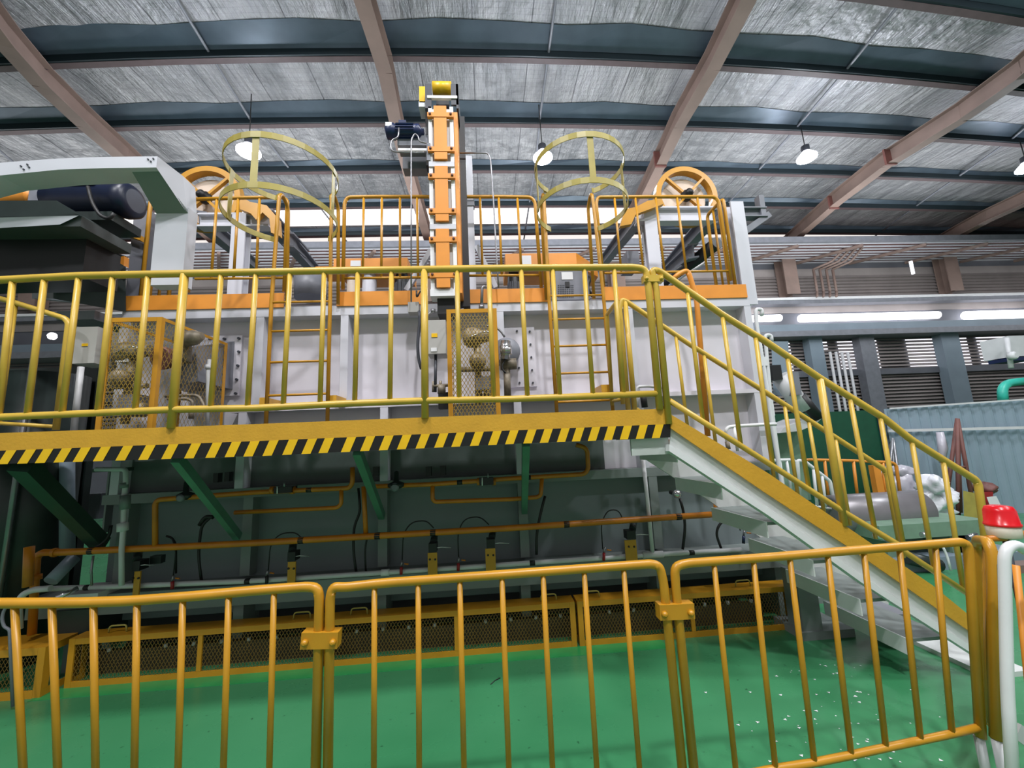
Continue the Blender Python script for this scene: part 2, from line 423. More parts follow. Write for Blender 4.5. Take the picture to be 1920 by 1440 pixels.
# louvres below the girder
b = MB(); z0, z1 = z_at(765), z_at(627); n = 22
for k in range(n):
    z = z0+(z1-z0)*k/n; h = (z1-z0)/n
    b.hexa([(-26, YW-.2, z), (36, YW-.2, z), (36, YW-.06, z+h*.8), (-26, YW-.06, z+h*.8), (-26, YW-.17, z-.01), (36, YW-.17, z-.01), (36, YW-.03, z+h*.8), (-26, YW-.03, z+h*.8)])
b.build('louvre_blades', M['louv'], wall)
for X0, X1, y0, y1 in ((13.9, 14.9, 629, 655), (15.4, 17.2, 629, 690), (18.6, 21.5, 629, 690), (22.0, 27, 632, 700), (12.6, 13.2, 632, 700)):
    MB().box((X0, YW-.05, z_at(y1)), (X1, YW-.02, z_at(y0))).build('daylight_gap', M['glowsoft'], wall)
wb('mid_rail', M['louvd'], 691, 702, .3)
# columns
for i, X in enumerate((-17, -9.42, -1.9, 5.68, 13.26, 20.83, 28.4)):
    z0, z1 = z_at(557), z_at(488)
    MB().ibeam((X, YW-.4, z0), (X, YW-.4, z1+.3), .6, .5, .04, up=(0, 1, 0)).build('upper_column', M['brown'], wall)
for x0, x1, m in ((1517, 1542, 'bluegrey'), (1612, 1640, 'mgrey'), (1766, 1800, 'bluegrey')):
    a = at(x0, 640, YW-.6); c = at(x1, 640, YW-.6)
    MB().box((a.x, YW-.6, 0), (c.x, YW-.25, z_at(626))).build('lower_column', M[m], wall)
# long bright strip window under the ledge: three runs
wn = 1
for x0, x1, y0, y1 in ((1406, 1462, 591, 603), (1501, 1757, 585, 603), (1811, 1935, 582, 598), (560, 1180, 585, 603)):
    a = at(x0, y1, YW-.3); c = at(x1, y0, YW-.3)
    w_ = MB().tube([(a.x, YW-.3, (a.z+c.z)/2), (c.x, YW-.3, (a.z+c.z)/2)], abs(c.z-a.z)*.58, 10)
    o = struct('window_%d' % wn, w_, M['glow']); wn += 1
# pipes up the back wall
for k, x in enumerate((1556, 1567, 1578, 1589)):
    a = at(x, 660, YW-.9); c = at(x+14, 775, YW-.9)
    tag(MB().tube([(a.x, YW-.9, a.z), (a.x, YW-.9, 0)], .05, 8).build('wall_pipe', M['wpipe']),
        ('slim pale pipe rising on the back wall, %s of four side by side' % ['leftmost', 'second from left', 'third from left', 'rightmost'][k]), 'pipe', 'four pipes on the back wall')
tr = MB()
for k in range(4):
    a = at(1525+12*k, 505, YW-.8)
    tr.tube([a, (a.x, a.y, a.z-1.0), (a.x-.15, a.y-.1, a.z-1.3), (a.x, a.y, z_at(556))], .05, 6, fil=.1)
    tr.tube([a, at(1560+12*k, 490, YW-1.2), at(1590+10*k, 460, YW-1.8)], .05, 6, fil=.1)
tag(tr.build('conduit_bundle', M['brown']), 'cluster of bent brown conduits on the upper back wall near a column', 'conduit')
for y0_, y1_ in ((13.25, 14.5), (15.0, 15.8)):  # added glowing strips stand in for the bright foil near the eaves
    b = MB(); n = 24
    for i in range(n+1):
        X = -20+(28 if y0_ < 14 else 54)*i/n; b.v += [V((X, y0_, roofz(X, y0_)-.03)), V((X, y1_, roofz(X, y1_)-.03))]
    for i in range(n): b.face((2*i, 2*i+1, 2*i+3, 2*i+2))
    struct('window_%d' % wn, b, M['foilglow']); wn += 1
tag(MB().box(tuple(at(1708, 489, 13)), tuple(at(1716, 513, 13)+V((0, .08, 0)))).build('fluorescent_lamp', M['glowsoft']), 'short white tube lamp hanging left of the right upper column', 'lamp')

# ------------------------------------------------------------ high bay lamps
def highbay(x, y, Y, label, r=.24, e=260):
    c = at(x, y, Y); L = thing('high_bay_lamp', label, 'lamp', c, 'high bay lamps under the roof')
    MB().lathe(c, (0, 0, -1), [(-.2, .05), (-.17, .1), (-.02, .1), (0, .11)], 16).build('ballast', M['dgrey'], L)
    MB().lathe(c, (0, 0, -1), [(0, .1), (.05, .14), (.16, r), (.2, r), (.24, r*.75), (.26, .02)], 20).build('reflector', M['lamp'], L)
    MB().tube([c+V((0, 0, .18)), (c.x-.02, c.y, roofz(c.x, c.y)-.2)], .012, 6).build('suspension_cord', M['rubber'], L)
    ld = bpy.data.lights.new('lamp_light', 'POINT'); ld.energy = e; ld.color = (.86, .92, 1); ld.shadow_soft_size = .22
    lo = bpy.data.objects.new('lamp_light', ld); C.objects.link(lo); lo.parent = L; lo.location = (0, 0, -.4)
highbay(467, 272, 8.6, 'glowing high bay lamp seen through the left ladder cage hoop', .25)
highbay(1017, 284, 8.9, 'glowing high bay lamp beside the right ladder cage hoop')
highbay(1511, 285, 9.3, 'glowing high bay lamp hanging alone at the right side of the hall')
highbay(1924, 305, 9.3, 'lamp cut off by the right edge of the photo under the roof', .24, 100)

# ================================================================ FURNACE
YF, YP = 3.72, 3.86
def zz(x, y, Y=YF): return at(x, y, Y).z
def xx(x, y, Y=YF): return at(x, y, Y).x
XL, XR = xx(229, 590), 2.72
fur = thing('industrial_furnace', 'huge grey panelled furnace casing standing behind the yellow walkway', 'furnace', (-.3, YF, 0))
ZT = 2.99
MB().box((XL+.03, YP, .3), (XR-.03, 8.2, ZT-.02)).build('casing', M['grey'], fur)
zm = zz(900, 748)                                        # shelf flange at mid height
zl1, zl0 = zz(900, 893), zz(900, 910)
zb1, zb0 = .62, .40
b = MB()
b.box((XL, YF, ZT-.09), (XR, YP+.02, ZT)); b.build('top_flange', M['flange'], fur)
b = MB(); b.box((XL+1.0, YF, zm-.04), (XR-.02, YP+.02, zm)); b.build('middle_flange', M['grey'], fur)
for x, y in ((231, 640), (485, 650), (645, 650), (940, 650), (1186, 650), (1412, 650)):
    X = xx(x, y); MB().box((X-.035, YF+.002, zm), (X+.035, YP+.02, ZT-.088)).build('rib', M['flange'], fur)
for x in (228, 455, 720, 971, 1201, 1455):
    X = xx(x, 770) if x < 1400 else XR-.05; MB().box((X-.035, YF+.002, zl1), (X+.035, YP+.02, zm-.04)).build('rib', M['flange'], fur)
# lower half of the casing: darker, greener grey, girt and rib
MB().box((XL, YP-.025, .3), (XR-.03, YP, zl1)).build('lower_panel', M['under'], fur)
MB().box((XL, YP-.02, zl1), (xx(1140, 860), YP-.001, 1.79)).build('painted_shade_panel', M['shade'], fur)  # darker sheet puts the walkway's shade into the casing colour
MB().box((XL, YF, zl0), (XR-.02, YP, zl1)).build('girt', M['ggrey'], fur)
for x, y in ((228, 1000), (460, 1040), (717, 1040), (983, 1000), (1232, 980)):
    X = xx(x, y); MB().box((X-.04, YF+.002, zb1), (X+.04, YP, zl0)).build('lower_rib', M['ggrey'], fur)
b = MB(); b.box((XL-.35, 3.58, zz(960, 1068, 3.58)), (XR+.25, YP, zz(960, 1068, 3.58)+.02))
b.box((XL-.35, 3.58, zz(960, 1099, 3.58)), (XR+.25, 3.61, zz(960, 1068, 3.58))); b.build('base_beam', M['ggrey'], fur)
for x in (160, 460, 720, 985, 1235, 1455):
    X = xx(x, 1120, 3.75); MB().box((X-.04, 3.66, 0), (X+.04, 3.9, zz(960, 1099, 3.58))).build('foot_column', M['ggrey'], fur)
MB().box((XL, 4.1, 0), (XR, 7.9, .32)).build('plinth', M['deepgrey'], fur)
# furnace roof and clutter plates
MB().box((XL, YF+.02, ZT), (XR, 8.2, ZT+.012)).build('roof_deck', M['mgrey'], fur)
# orange toe boards on the top edge
for x0, x1 in ((230, 533), (631, 800), (868, 1028), (1130, 1400)):
    a = xx(x0, 560, YF-.01); c = xx(x1, 545, YF-.01)
    MB().box((a, YF-.012, ZT-.005), (c, YF+.0, ZT+.135)).build('toe_board', M['oran'], fur)
for x0, x1, y0, y1 in ((1, 2, 0, 0),):
    pass
# left bolted cover plate and burner hood
p = thing('bolted_cover_plate', 'square grey plate with bolts and protruding hood at the left of the furnace', 'plate', at(400, 690, YP))
a = at(352, 745, YP-.02); c = at(455, 629, YP-.02); MB().box((a.x, YP-.03, a.z), (c.x, YP, c.z)).build('plate', M['grey'], p)
b = MB()
for t in range(4):
    for (x, y) in ((368+27*t, 638-t), (449-t*2, 660+t*26), ):
        q = at(x, y, YP-.03); b.cyl(q, q+V((0, -.02, 0)), .012, 8)
b.build('bolt', M['dgrey'], p)
f4 = [at(x, y, 3.35) for x, y in ((325, 722), (372, 715), (366, 650), (325, 655))]; b4 = [at(x, y, YP-.03) for x, y in ((345, 735), (436, 730), (440, 640), (352, 636))]
MB().hexa(f4+b4).build('hood', M['mgrey'], p)
b = MB(); q0 = at(300, 672, 3.2); q1 = at(345, 668, 3.4)
b.cyl(q0, q1, .07, 16); b.cyl(q0, q0+(q1-q0)*.2, .09, 16); b.build('burner_tube', M['rust'], p)
b = MB(); q0 = at(345, 640, 3.25); b.cyl(q0, at(345, 680, 3.25), .05, 12); b.lathe(at(330, 640, 3.2), (1, 0, .2), [(0, .04), (.06, .06), (.14, .06), (.2, .03)]); b.build('valve_body', M['brass'], p)
# right bolted plate with drum burner
p = thing('burner_assembly', 'round grey burner drum on a bolted plate right of the mesh guard', 'burner', at(970, 670, YP))
a = at(935, 727, YP-.02); c = at(1001, 614, YP-.02); MB().box((a.x, YP-.03, a.z), (c.x, YP, c.z)).build('plate', M['grey'], p)
b = MB()
for t in range(5):
    q = at(993+t*1.5, 622+t*24, YP-.03); b.cyl(q, q+V((0, -.015, 0)), .01, 8)
for x, y in ((969, 621), (974, 718), (973, 690)):
    q = at(x, y, YP-.03); b.cyl(q, q+V((0, -.015, 0)), .01, 8)
b.build('bolt', M['dgrey'], p)
q = at(950, 657, 3.6)
MB().lathe(q+V((0, .25, 0)), (0, -1, 0), [(0, .13), (.22, .13), (.24, .12), (.25, .02)], 28).build('drum', M['mgrey'], p)
b = MB(); b.cyl(at(948, 640, 3.32), at(946, 675, 3.32), .045, 14); b.cyl(at(948, 650, 3.3), at(948, 664, 3.3), .055, 14); b.build('pilot_body', M['chrome'], p)
b = MB(); b.tube(pts(3.3, (945, 650), (955, 645), (948, 672), (940, 690), (948, 700)), .008, 6, fil=.05); b.build('lead', M['rubber'], p)
b = MB(); b.cyl(at(950, 690, 3.4), at(952, 745, 3.4), .03, 12); b.cyl(at(938, 684, 3.4), at(968, 682, 3.4), .05, 14); b.build('gas_elbow', M['brass'], p)
b = MB(); b.tube(pts(3.4, (912, 612), (920, 610), (928, 612), (940, 622), (946, 632)), .01, 6, fil=.05); b.build('impulse_tube', M['zinc'], p)

# ============================================================== WALKWAY
YW1 = 2.6
plat_top = [(-90, 816), (0, 812), (480, 795), (960, 776), (1257, 766)]
plat_mid = [(-90, 849), (0, 845), (480, 827), (960, 807), (1257, 795)]
plat_bot = [(-90, 873), (0, 870), (480, 855), (960, 832), (1255, 820)]
def interp(P, x):
    for (x0, y0), (x1, y1) in zip(P[:-1], P[1:]):
        if x <= x1 or (x1, y1) == P[-1]: return y0+(y1-y0)*(x-x0)/(x1-x0)
DECK = 1.80
plat = thing('walkway_platform', 'yellow steel walkway with black and yellow hazard edge in front of the furnace', 'platform', (-.8, YW1, DECK))
b = MB()
for (x0, y0), (x1, y1) in zip(plat_top[:-1], plat_top[1:]):
    p0, p1 = at(x0, y0, YW1), at(x1, y1, YW1); q0, q1 = at(x0, interp(plat_mid, x0), YW1), at(x1, interp(plat_mid, x1), YW1)
    b.hexa([q0, q1, p1, p0]+[v+V((0, .01, 0)) for v in (q0, q1, p1, p0)])
b.build('edge_plate', M['plate'], plat)
b = MB()
for (x0, y0), (x1, y1) in zip(plat_mid[:-1], plat_mid[1:]):
    p0, p1 = at(x0, y0, YW1), at(x1, y1, YW1); q0, q1 = at(x0, interp(plat_bot, x0), YW1), at(x1, interp(plat_bot, x1), YW1)
    b.hexa([q0, q1, p1, p0]+[v+V((0, .05, 0)) for v in (q0, q1, p1, p0)])
ye = [-42, -5, 32, 65, 100, 136, 174, 216, 259, 302, 345, 385, 421, 456, 492, 529, 565, 597, 639, 675, 710, 744, 779, 814, 846, 881, 915, 947, 981, 1012, 1044, 1072, 1102, 1132, 1162, 1192, 1222]
b.cur = 1
for x in ye:
    w_ = 19-4*max(0, x)/1250; sl = 17-10*max(0, x)/1250
    P = [at(x, interp(plat_bot, x)+.5, YW1-.002), at(x+w_, interp(plat_bot, x+w_)+.5, YW1-.002), at(x+w_+sl, interp(plat_mid, x+w_+sl), YW1-.002), at(x+sl, interp(plat_mid, x+sl), YW1-.002)]
    b.quad(*P)
b.build('hazard_strip', None, plat, mats=[M['hazk'], M['hazy']])
XPL, XPR = -4.6, at(1255, 790, YW1).x
MB().box((XPL, YW1+.05, DECK-.05), (XPR, 3.7, DECK)).build('deck_plate', M['deepgrey'], plat)
MB().box((XPR-.02, YW1+.01, DECK-.19), (XPR, 3.68, DECK+.02)).build('end_beam', M['chan'], plat)
for X in [-4.2+.8*k for k in range(8)]:
    if X < XPR-.1: MB().box((X-.03, YW1+.06, DECK-.14), (X+.03, 3.66, DECK-.05)).build('joist', M['pgrdk'], plat)
for (x0, y0), (x1, y1), w_ in (((42, 872), (188, 1018), .09), ((332, 860), (446, 1006), .06), ((670, 846), (716, 968), .06), ((986, 830), (983, 958), .06)):
    a = at(x0, y0, YW1+.1); c = at(x1, y1, 3.66)
    MB().bar(a, c, w_, .1 if w_ > .07 else .05, up=(1, 0, 0)).build('brace', M['pgreen'] if w_ < .07 else M['pgrdk'], plat)

def rail(name, label, cat, Y, top, bot, posts, bars, mt='yel', rt=.021, rb=.011, group=None, rbot=.014, fil=.06, rp=None):
    """top/bot: pixel polylines; posts and bars: ((x,y),(x,y)) pixel ends; all on the plane Y (number) or at(fn)"""
    F = Y if callable(Y) else (lambda x, y: at(x, y, Y))
    L = thing(name, label, cat, F(*top[0]), group)
    MB().tube([F(*p) for p in top], rt, 10, fil=fil).build('top_rail', M[mt], L)
    if bot: MB().tube([F(*p) for p in bot], rbot, 8).build('bottom_rail', M[mt], L)
    for p in posts: MB().tube([F(*q) for q in p], rp or rt, 10).build('post', M[mt], L)
    for p in bars: MB().tube([F(*q) for q in p], rb, 8).build('baluster', M[mt], L)
    return L
ptop = [(-60, 530), (0, 525), (150, 517), (345, 513), (600, 508), (796, 505), (1000, 502), (1190, 501), (1211, 505), (1215, 530), (1237, 768)]
pbot = [(-60, 785), (0, 782), (120, 777), (320, 768), (480, 765), (640, 757), (797, 751), (960, 748), (1231, 738)]
R = rail('walkway_railing', 'long olive yellow tube railing along the front edge of the walkway', 'railing', YW1, ptop, pbot,
     [((346, 515), (321, 803)), ((795.5, 507), (797, 784))],
     [((24, 526), (-3, 782)), ((84, 520), (51, 779)), ((148, 518), (116, 777)), ((212, 516), (183, 774)), ((278, 515), (253, 771)),
      ((415, 512), (395, 766)), ((480, 511), (464, 765)), ((544, 510), (531, 762)), ((608, 508), (600, 759)), ((671, 507), (665, 757)), ((734, 506), (731, 754)),
      ((857, 504), (861, 750)), ((916, 503), (926, 749)), ((977, 502), (989, 747)), ((1036, 502), (1050, 745)), ((1095, 502), (1112, 743)), ((1151, 502), (1170, 741))], rt=.024, rb=.0165, rbot=.022, fil=.05)
# short return railing behind at the left end
rail('return_railing', 'short yellow railing returning across the left end of the walkway', 'railing', 3.1,
     [(-30, 552), (27, 567), (122, 597), (129, 606), (105, 806)], [(-30, 792), (105, 800)], [((27, 567), (-4, 790))], [], rt=.02, fil=.05)

# coupling brackets
def coupling(label, p0, p1, Y, m='yelo', h=.07, grp=None):
    a = V(p0); c = V(p1); T = thing('coupling_bracket', label, 'bracket', (a+c)/2, grp)
    MB().bar(a, c, .05, h).build('clamp_plate', M[m], T)
    for t in (.12, .88):
        q = a+(c-a)*t; MB().lathe(q+V((0, -.024, -.005)), (0, -1, 0), [(0, .014), (.012, .012), (.018, .004)], 12).build('bolt_head', M[m], T)
    return T
coupling('olive bracket joining walkway railing to the stair railing', at(1205, 524, YW1-.0), at(1241, 524, YW1), YW1, 'yel', .05)

# ================================================================ STAIRS
st = thing('staircase', 'steel stair with orange toe plate descending to the right from the walkway', 'stairs', at(1560, 1000, YW1))
otop = [(1258, 777), (1440, 887), (1600, 996), (1748, 1097), (1862, 1190)]
olow = [(1258, 803), (1440, 927), (1590, 1025), (1845, 1202), (1862, 1214)]
wlow = [(1255, 846), (1440, 966), (1615, 1092), (1850, 1243), (1866, 1254)]
def strip(tp, lo, Y, th, name, m, par):
    b = MB()
    for k in range(len(tp)-1):
        P = [at(*lo[k], Y), at(*lo[k+1], Y), at(*tp[k+1], Y), at(*tp[k], Y)]
        b.hexa(P+[v+V((0, th, 0)) for v in P])
    return b.build(name, m, par)
strip(otop, olow, YW1-.01, .012, 'toe_plate', M['plate'], st)
strip(olow, wlow, YW1+.02, .01, 'stringer', M['chan'], st)
wl2 = [(x, y-13) for x, y in wlow]
strip(wl2, wlow, YW1-.03, .06, 'stringer_flange', M['cwhite'], st)
TB = 3.28
# rear stringer parallel to the front one
A = [at(*p, YW1) for p in otop]; B2 = [at(*p, YW1) for p in wlow]
b = MB()
for k in range(len(A)-1):
    P = [B2[k], B2[k+1], A[k+1], A[k]]; P = [V((v.x, TB, v.z)) for v in P]; b.hexa(P+[v+V((0, .02, 0)) for v in P])
b.build('stringer', M['chan'], st)
s0 = at(1262, 812, YW1); s1 = at(1862, 1245, YW1); nt = 7
rise = (DECK)/nt; run = (s1.x-XPR)/nt
for k in range(nt-1):
    z = DECK-rise*(k+1)+.0; X = XPR+.04+run*k
    tr_ = MB().box((X+.006, YW1+.03, z-.02), (X+run+.02, TB, z)).build('tread', M['ggrey'], st)
    MB().box((X-.004, YW1+.03, z-.1), (X+.004, TB, z+.002)).build('tread_lip', M['cwhite'], tr_)
MB().box((XPR-.26, YW1+.04, DECK-.3), (XPR-.0, YW1+.06, DECK-.19)).build('end_gusset', M['chan'], st)
MB().prism([at(1232, 826, YW1+.07), at(1256, 824, YW1+.07), at(1256, 842, YW1+.07)], (0, .03, 0)).build('orange_gusset', M['oran'], st)
# front stair railing (posts on the toe plate)
rail('stair_railing', 'olive yellow sloping handrail on the near side of the stair', 'railing', YW1,
     [(1254, 795), (1230, 540), (1222, 506), (1236, 508), (1354, 590), (1435, 640), (1537, 709), (1656, 783), (1709, 825), (1828, 899), (1834, 908), (1862, 1115)],
     [(1255, 751), (1380, 830), (1440, 868), (1582, 960), (1684, 1021), (1692, 1032), (1845, 1133)],
     [((1537, 709), (1583, 985))],
     [((1289, 548), (1318, 790)), ((1354, 590), (1389, 834)), ((1416, 628), (1449, 873)), ((1476, 668), (1517, 918)), ((1593, 744), (1640, 992)), ((1650, 780), (1695, 1030)), ((1709, 825), (1752, 1068)), ((1768, 862), (1806, 1102))],
     rt=.023, rb=.0145, rbot=.02, fil=.03)
YR = 3.26
rail('stair_railing', 'olive yellow sloping handrail on the furnace side of the stair', 'railing', YR,
     [(1178, 768), (1162, 580), (1166, 562), (1174, 565), (1295, 647), (1427, 730), (1546, 807), (1658, 880), (1664, 890), (1692, 1045)], [(1190, 765), (1300, 835), (1480, 950), (1620, 1040)],
     [((1172, 565), (1190, 768))],
     [((1267, 630), (1289, 800)), ((1320, 664), (1343, 840)), ((1427, 730), (1452, 900)), ((1471, 759), (1497, 935)), ((1516, 788), (1545, 960)), ((1566, 820), (1594, 985)), ((1612, 850), (1642, 1010))],
     rt=.022, rb=.0145, rbot=.018, fil=.03)
rail('landing_railing', 'short yellow railing stub at the head of the stair by the furnace', 'railing', lambda x, y: atX(x, y, at(1150, 600, 3.2).x),
     [(1148, 760), (1138, 590), (1155, 568), (1168, 758)], [(1150, 752), (1168, 748)], [], [], rt=.018, fil=.02)
# cranked orange pole behind the handrail
tag(MB().tube(pts(3.4, (1258, 526), (1275, 512), (1289, 507), (1294, 520), (1306, 560), (1327, 818)), .024, 10, fil=.05).build('cranked_pole', M['oran']),
    'orange crank-topped pole rising beside the stair in front of the furnace', 'pole')
# block foot of the stair
MB().box((s1.x-.05, YW1, 0), (s1.x+.25, TB, .03)).build('foot_plate', M['chan'], st)

# ==================================================== FRONT CROWD BARRIERS
YB = 1.83
def fence(label, top, bars, bot, Y=YB):
    rail('crowd_barrier', label, 'barrier', Y, top, bot, [], bars, 'yelo', rt=.0195, rb=.0118, rbot=.015, fil=.055, group='yellow barriers across the foreground')
def ext(p, q, y): t = (y-p[1])/(q[1]-p[1]); return (p[0]+(q[0]-p[0])*t, y)
def bl(L, ytop, yend=1440, yb=1480): return [((x0, ytop(x0)), ext((x0, ytop(x0)), (x1, yend), yb(x0) if callable(yb) else yb)) for x0, x1 in L]
t1 = [(-70, 1131), (0, 1131), (150, 1130), (240, 1127), (360, 1118), (480, 1107), (575, 1100), (595, 1102), (599, 1122), (591, 1500)]
y1 = lambda x: interp(t1[:6]+[(620, 1098)], x)
fence('yellow crowd barrier in the left foreground, cut off by the photo edge', t1, bl([(-38, -12), (27, 43), (97, 108), (175, 179), (257, 252), (343, 334), (429, 419), (514, 505)], y1, yb=1500), [(-60, 1500), (591, 1498)])
t2 = [(614, 1500), (619, 1120), (624, 1100), (648, 1101), (720, 1093), (960, 1076), (1222, 1057), (1237, 1062), (1244, 1090), (1283, 1480)]
y2 = lambda x: interp([(640, 1101), (720, 1093), (960, 1076), (1240, 1060)], x)
fence('yellow crowd barrier in the centre foreground between two brackets', t2, bl([(702, 701), (784, 786), (862, 870), (941, 954), (1018, 1036), (1095, 1119), (1169, 1199)], y2, yb=1488), [(612, 1497), (960, 1490), (1281, 1476)])
t3 = [(1304, 1474), (1267, 1105), (1265, 1062), (1288, 1056), (1440, 1045), (1600, 1032), (1800, 1016), (1813, 1020), (1817, 1045), (1839, 1382)]
y3 = lambda x: interp([(1270, 1057), (1440, 1045), (1600, 1032), (1800, 1017)], x)
b3 = [(1460, 1440), (1525, 1430), (1600, 1415), (1660, 1402), (1722, 1389), (1784, 1376), (1838, 1363)]
yb3 = [(1303, 1471)]+b3
fence('yellow crowd barrier in the right foreground in front of the stair', t3,
      [((1338, 1052), (1381, 1458)), ((1412, 1047), (1454, 1442)), ((1480, 1042), (1527, 1430)), ((1551, 1036), (1596, 1416)), ((1619, 1031), (1661, 1402)), ((1686, 1026), (1726, 1388)), ((1753, 1020), (1785, 1376))], yb3)
coupling('yellow clamp bracket joining the left and centre crowd barriers', at(569, 1197, YB), at(637, 1196, YB), YB, h=.062, grp='barrier brackets')
coupling('yellow clamp bracket joining the centre and right crowd barriers', at(1233, 1145, YB), at(1297, 1142, YB), YB, h=.062, grp='barrier brackets')
# barrier running away to the right, seen end-on
rb_ = lambda Yq: (lambda x, y: at(x, y, Yq))
L = thing('crowd_barrier', 'yellow crowd barrier turning away at the right edge, seen end on', 'barrier', at(1860, 1380, 1.8))
P0 = [at(1868, 1385, 1.80), at(1862, 1045, 1.80), at(1852, 1015, 1.82), at(1834, 1012, 1.95), at(1832, 1020, 2.2), at(1852, 1340, 2.2)]
MB().tube(P0, .0225, 10, fil=.05).build('top_rail', M['yelo'], L)
for dx, Yq in ((0, 1.9), (-3, 2.0), (-6, 2.1)): MB().tube([at(1851+dx/2, 1020, Yq), at(1861+dx, 1360, Yq)], .014, 8).build('baluster', M['yelo'], L)
MB().tube([at(1868, 1378, 1.80), at(1852, 1345, 2.2)], .015, 8).build('bottom_rail', M['yelo'], L)
for x, y, Yq in ((1868, 1385, 1.80), (1835, 1380, 1.84)):
    q = at(x, y, Yq); MB().cyl(q, (q.x, q.y, 0), .018, 12).build('foot_leg', M['wpipe'], L)
L = thing('white_gate', 'white tube gate standing at the right edge of the photo', 'gate', at(1890, 1440, 1.6))
MB().tube([at(1905, 1560, 1.62), at(1889, 1300, 1.62), at(1883, 1045, 1.62), at(1888, 1028, 1.62), at(1905, 1020, 1.62), at(1925, 1034, 1.62), at(1990, 1060, 1.62)], .02, 10, fil=.06).build('gate_frame', M['cwhite'], L)
MB().bar(at(1906, 1370, 1.64), at(1940, 1395, 1.64), .012, .06).build('hinge_plate', M['wpipe'], L)
MB().tube([at(1895, 1500, 1.7), at(1877, 1060, 1.7)], .012, 8).build('dark_post', M['pgrdk'], L)
tag(MB().tube([(at(1925, 1395, 1.75).x, 1.75, 0), at(1905, 1060, 1.75)], .012, 8).build('yellow_upright', M['oran']), 'thin orange upright tube behind the white gate at the right edge', 'pole')
# beacon on a stalk
q = at(1883, 990, 2.0); L = thing('beacon_light', 'red flashing beacon on a cream base above the right barriers', 'beacon', (q.x, q.y, 0))
c0 = at(1884, 1005, 2.0)
MB().lathe(c0, (0, 0, 1), [(-.005, .058), (.0, .062), (.052, .064), (.054, .06)], 28).build('beacon_base', M['cream'], L)
MB().lathe(c0+V((0, 0, .054)), (0, 0, 1), [(0, .068), (.01, .068), (.012, .064), (.075, .059), (.095, .05), (.1, .03)], 28).build('lens', M['red'], L)
MB().cyl((c0.x, c0.y, 0), c0, .014, 10).build('stalk', M['dgrey'], L)
MB().tube([at(1850, 1010, 2.0), at(1880, 1009, 2.0), at(1925, 1000, 2.0)], .016, 8).build('bracket_arm', M['orpipe'], L)

# ======================================================= UPPER DECK RAILINGS
YU = 3.74
G = 'short railings along the furnace roof edge'
rail('deck_railing', 'yellow roof-edge railing right of the grey arch, behind the left ladder cage', 'railing', YU,
     [(364, 374), (450, 371), (530, 370), (539, 376), (533, 548)], [(366, 523), (534, 521)], [((364, 374), (352, 548))],
     [((407, 372), (396, 523)), ((447, 371), (438, 522)), ((487, 370), (480, 521))], 'yelo', .018, .0125, G, .013, .05)
rail('deck_railing', 'yellow roof-edge railing left of the chain tower', 'railing', YU,
     [(643, 543), (646, 380), (652, 370), (700, 369), (806, 369), (812, 376), (812, 543)], [(645, 522), (812, 520)], [],
     [((682, 370), (680, 522)), ((716, 370), (715, 521)), ((750, 370), (750, 521)), ((782, 370), (784, 521))], 'yelo', .018, .0125, G, .013, .05)
rail('deck_railing', 'yellow roof-edge railing right of the chain tower', 'railing', YU,
     [(868, 543), (864, 380), (868, 369), (935, 369), (995, 370), (1003, 378), (1015, 540)], [(868, 517), (1013, 516)], [],
     [((900, 370), (905, 517)), ((935, 369), (941, 517)), ((970, 369), (978, 516))], 'yelo', .018, .0125, G, .013, .05)
rail('deck_railing', 'yellow roof-edge railing at the right end under the right spoked wheel', 'railing', YU,
     [(1132, 540), (1118, 380), (1121, 370), (1230, 369), (1340, 369), (1348, 378), (1370, 526)], [(1133, 512), (1365, 508)], [],
     [((1152, 370), (1165, 511)), ((1191, 370), (1207, 510)), ((1229, 369), (1246, 510)), ((1269, 369), (1287, 509)), ((1307, 369), (1326, 509))], 'yelo', .018, .0125, G, .013, .05)
# side railings going back over the roof, seen nearly edge-on
def siderail(label, X0, zt, Ys, dx=.0):
    L = thing('side_railing', label, 'railing', (X0, Ys[0], ZT), 'side railings running back over the furnace roof')
    MB().tube([(X0, Ys[0], ZT+.01), (X0, Ys[0], zt), (X0, Ys[-1], zt), (X0, Ys[-1], ZT+.01)], .018, 8, fil=.05).build('top_rail', M['yelo'], L)
    for y in Ys[1:-1]: MB().tube([(X0, y, ZT+.14), (X0, y, zt)], .0125, 8).build('baluster', M['yelo'], L)
    MB().tube([(X0, Ys[0], ZT+.14), (X0, Ys[-1], ZT+.14)], .013, 8).build('bottom_rail', M['yelo'], L)
q = at(1356, 372, 3.8); siderail('yellow side railing at the right end of the furnace roof', q.x, q.z, (3.8, 3.9, 4.0, 4.12))
q = at(283, 374, 3.8); siderail('yellow side railing between the grey arch and the dark hood', q.x, q.z, (3.8, 3.9, 4.0, 4.12))

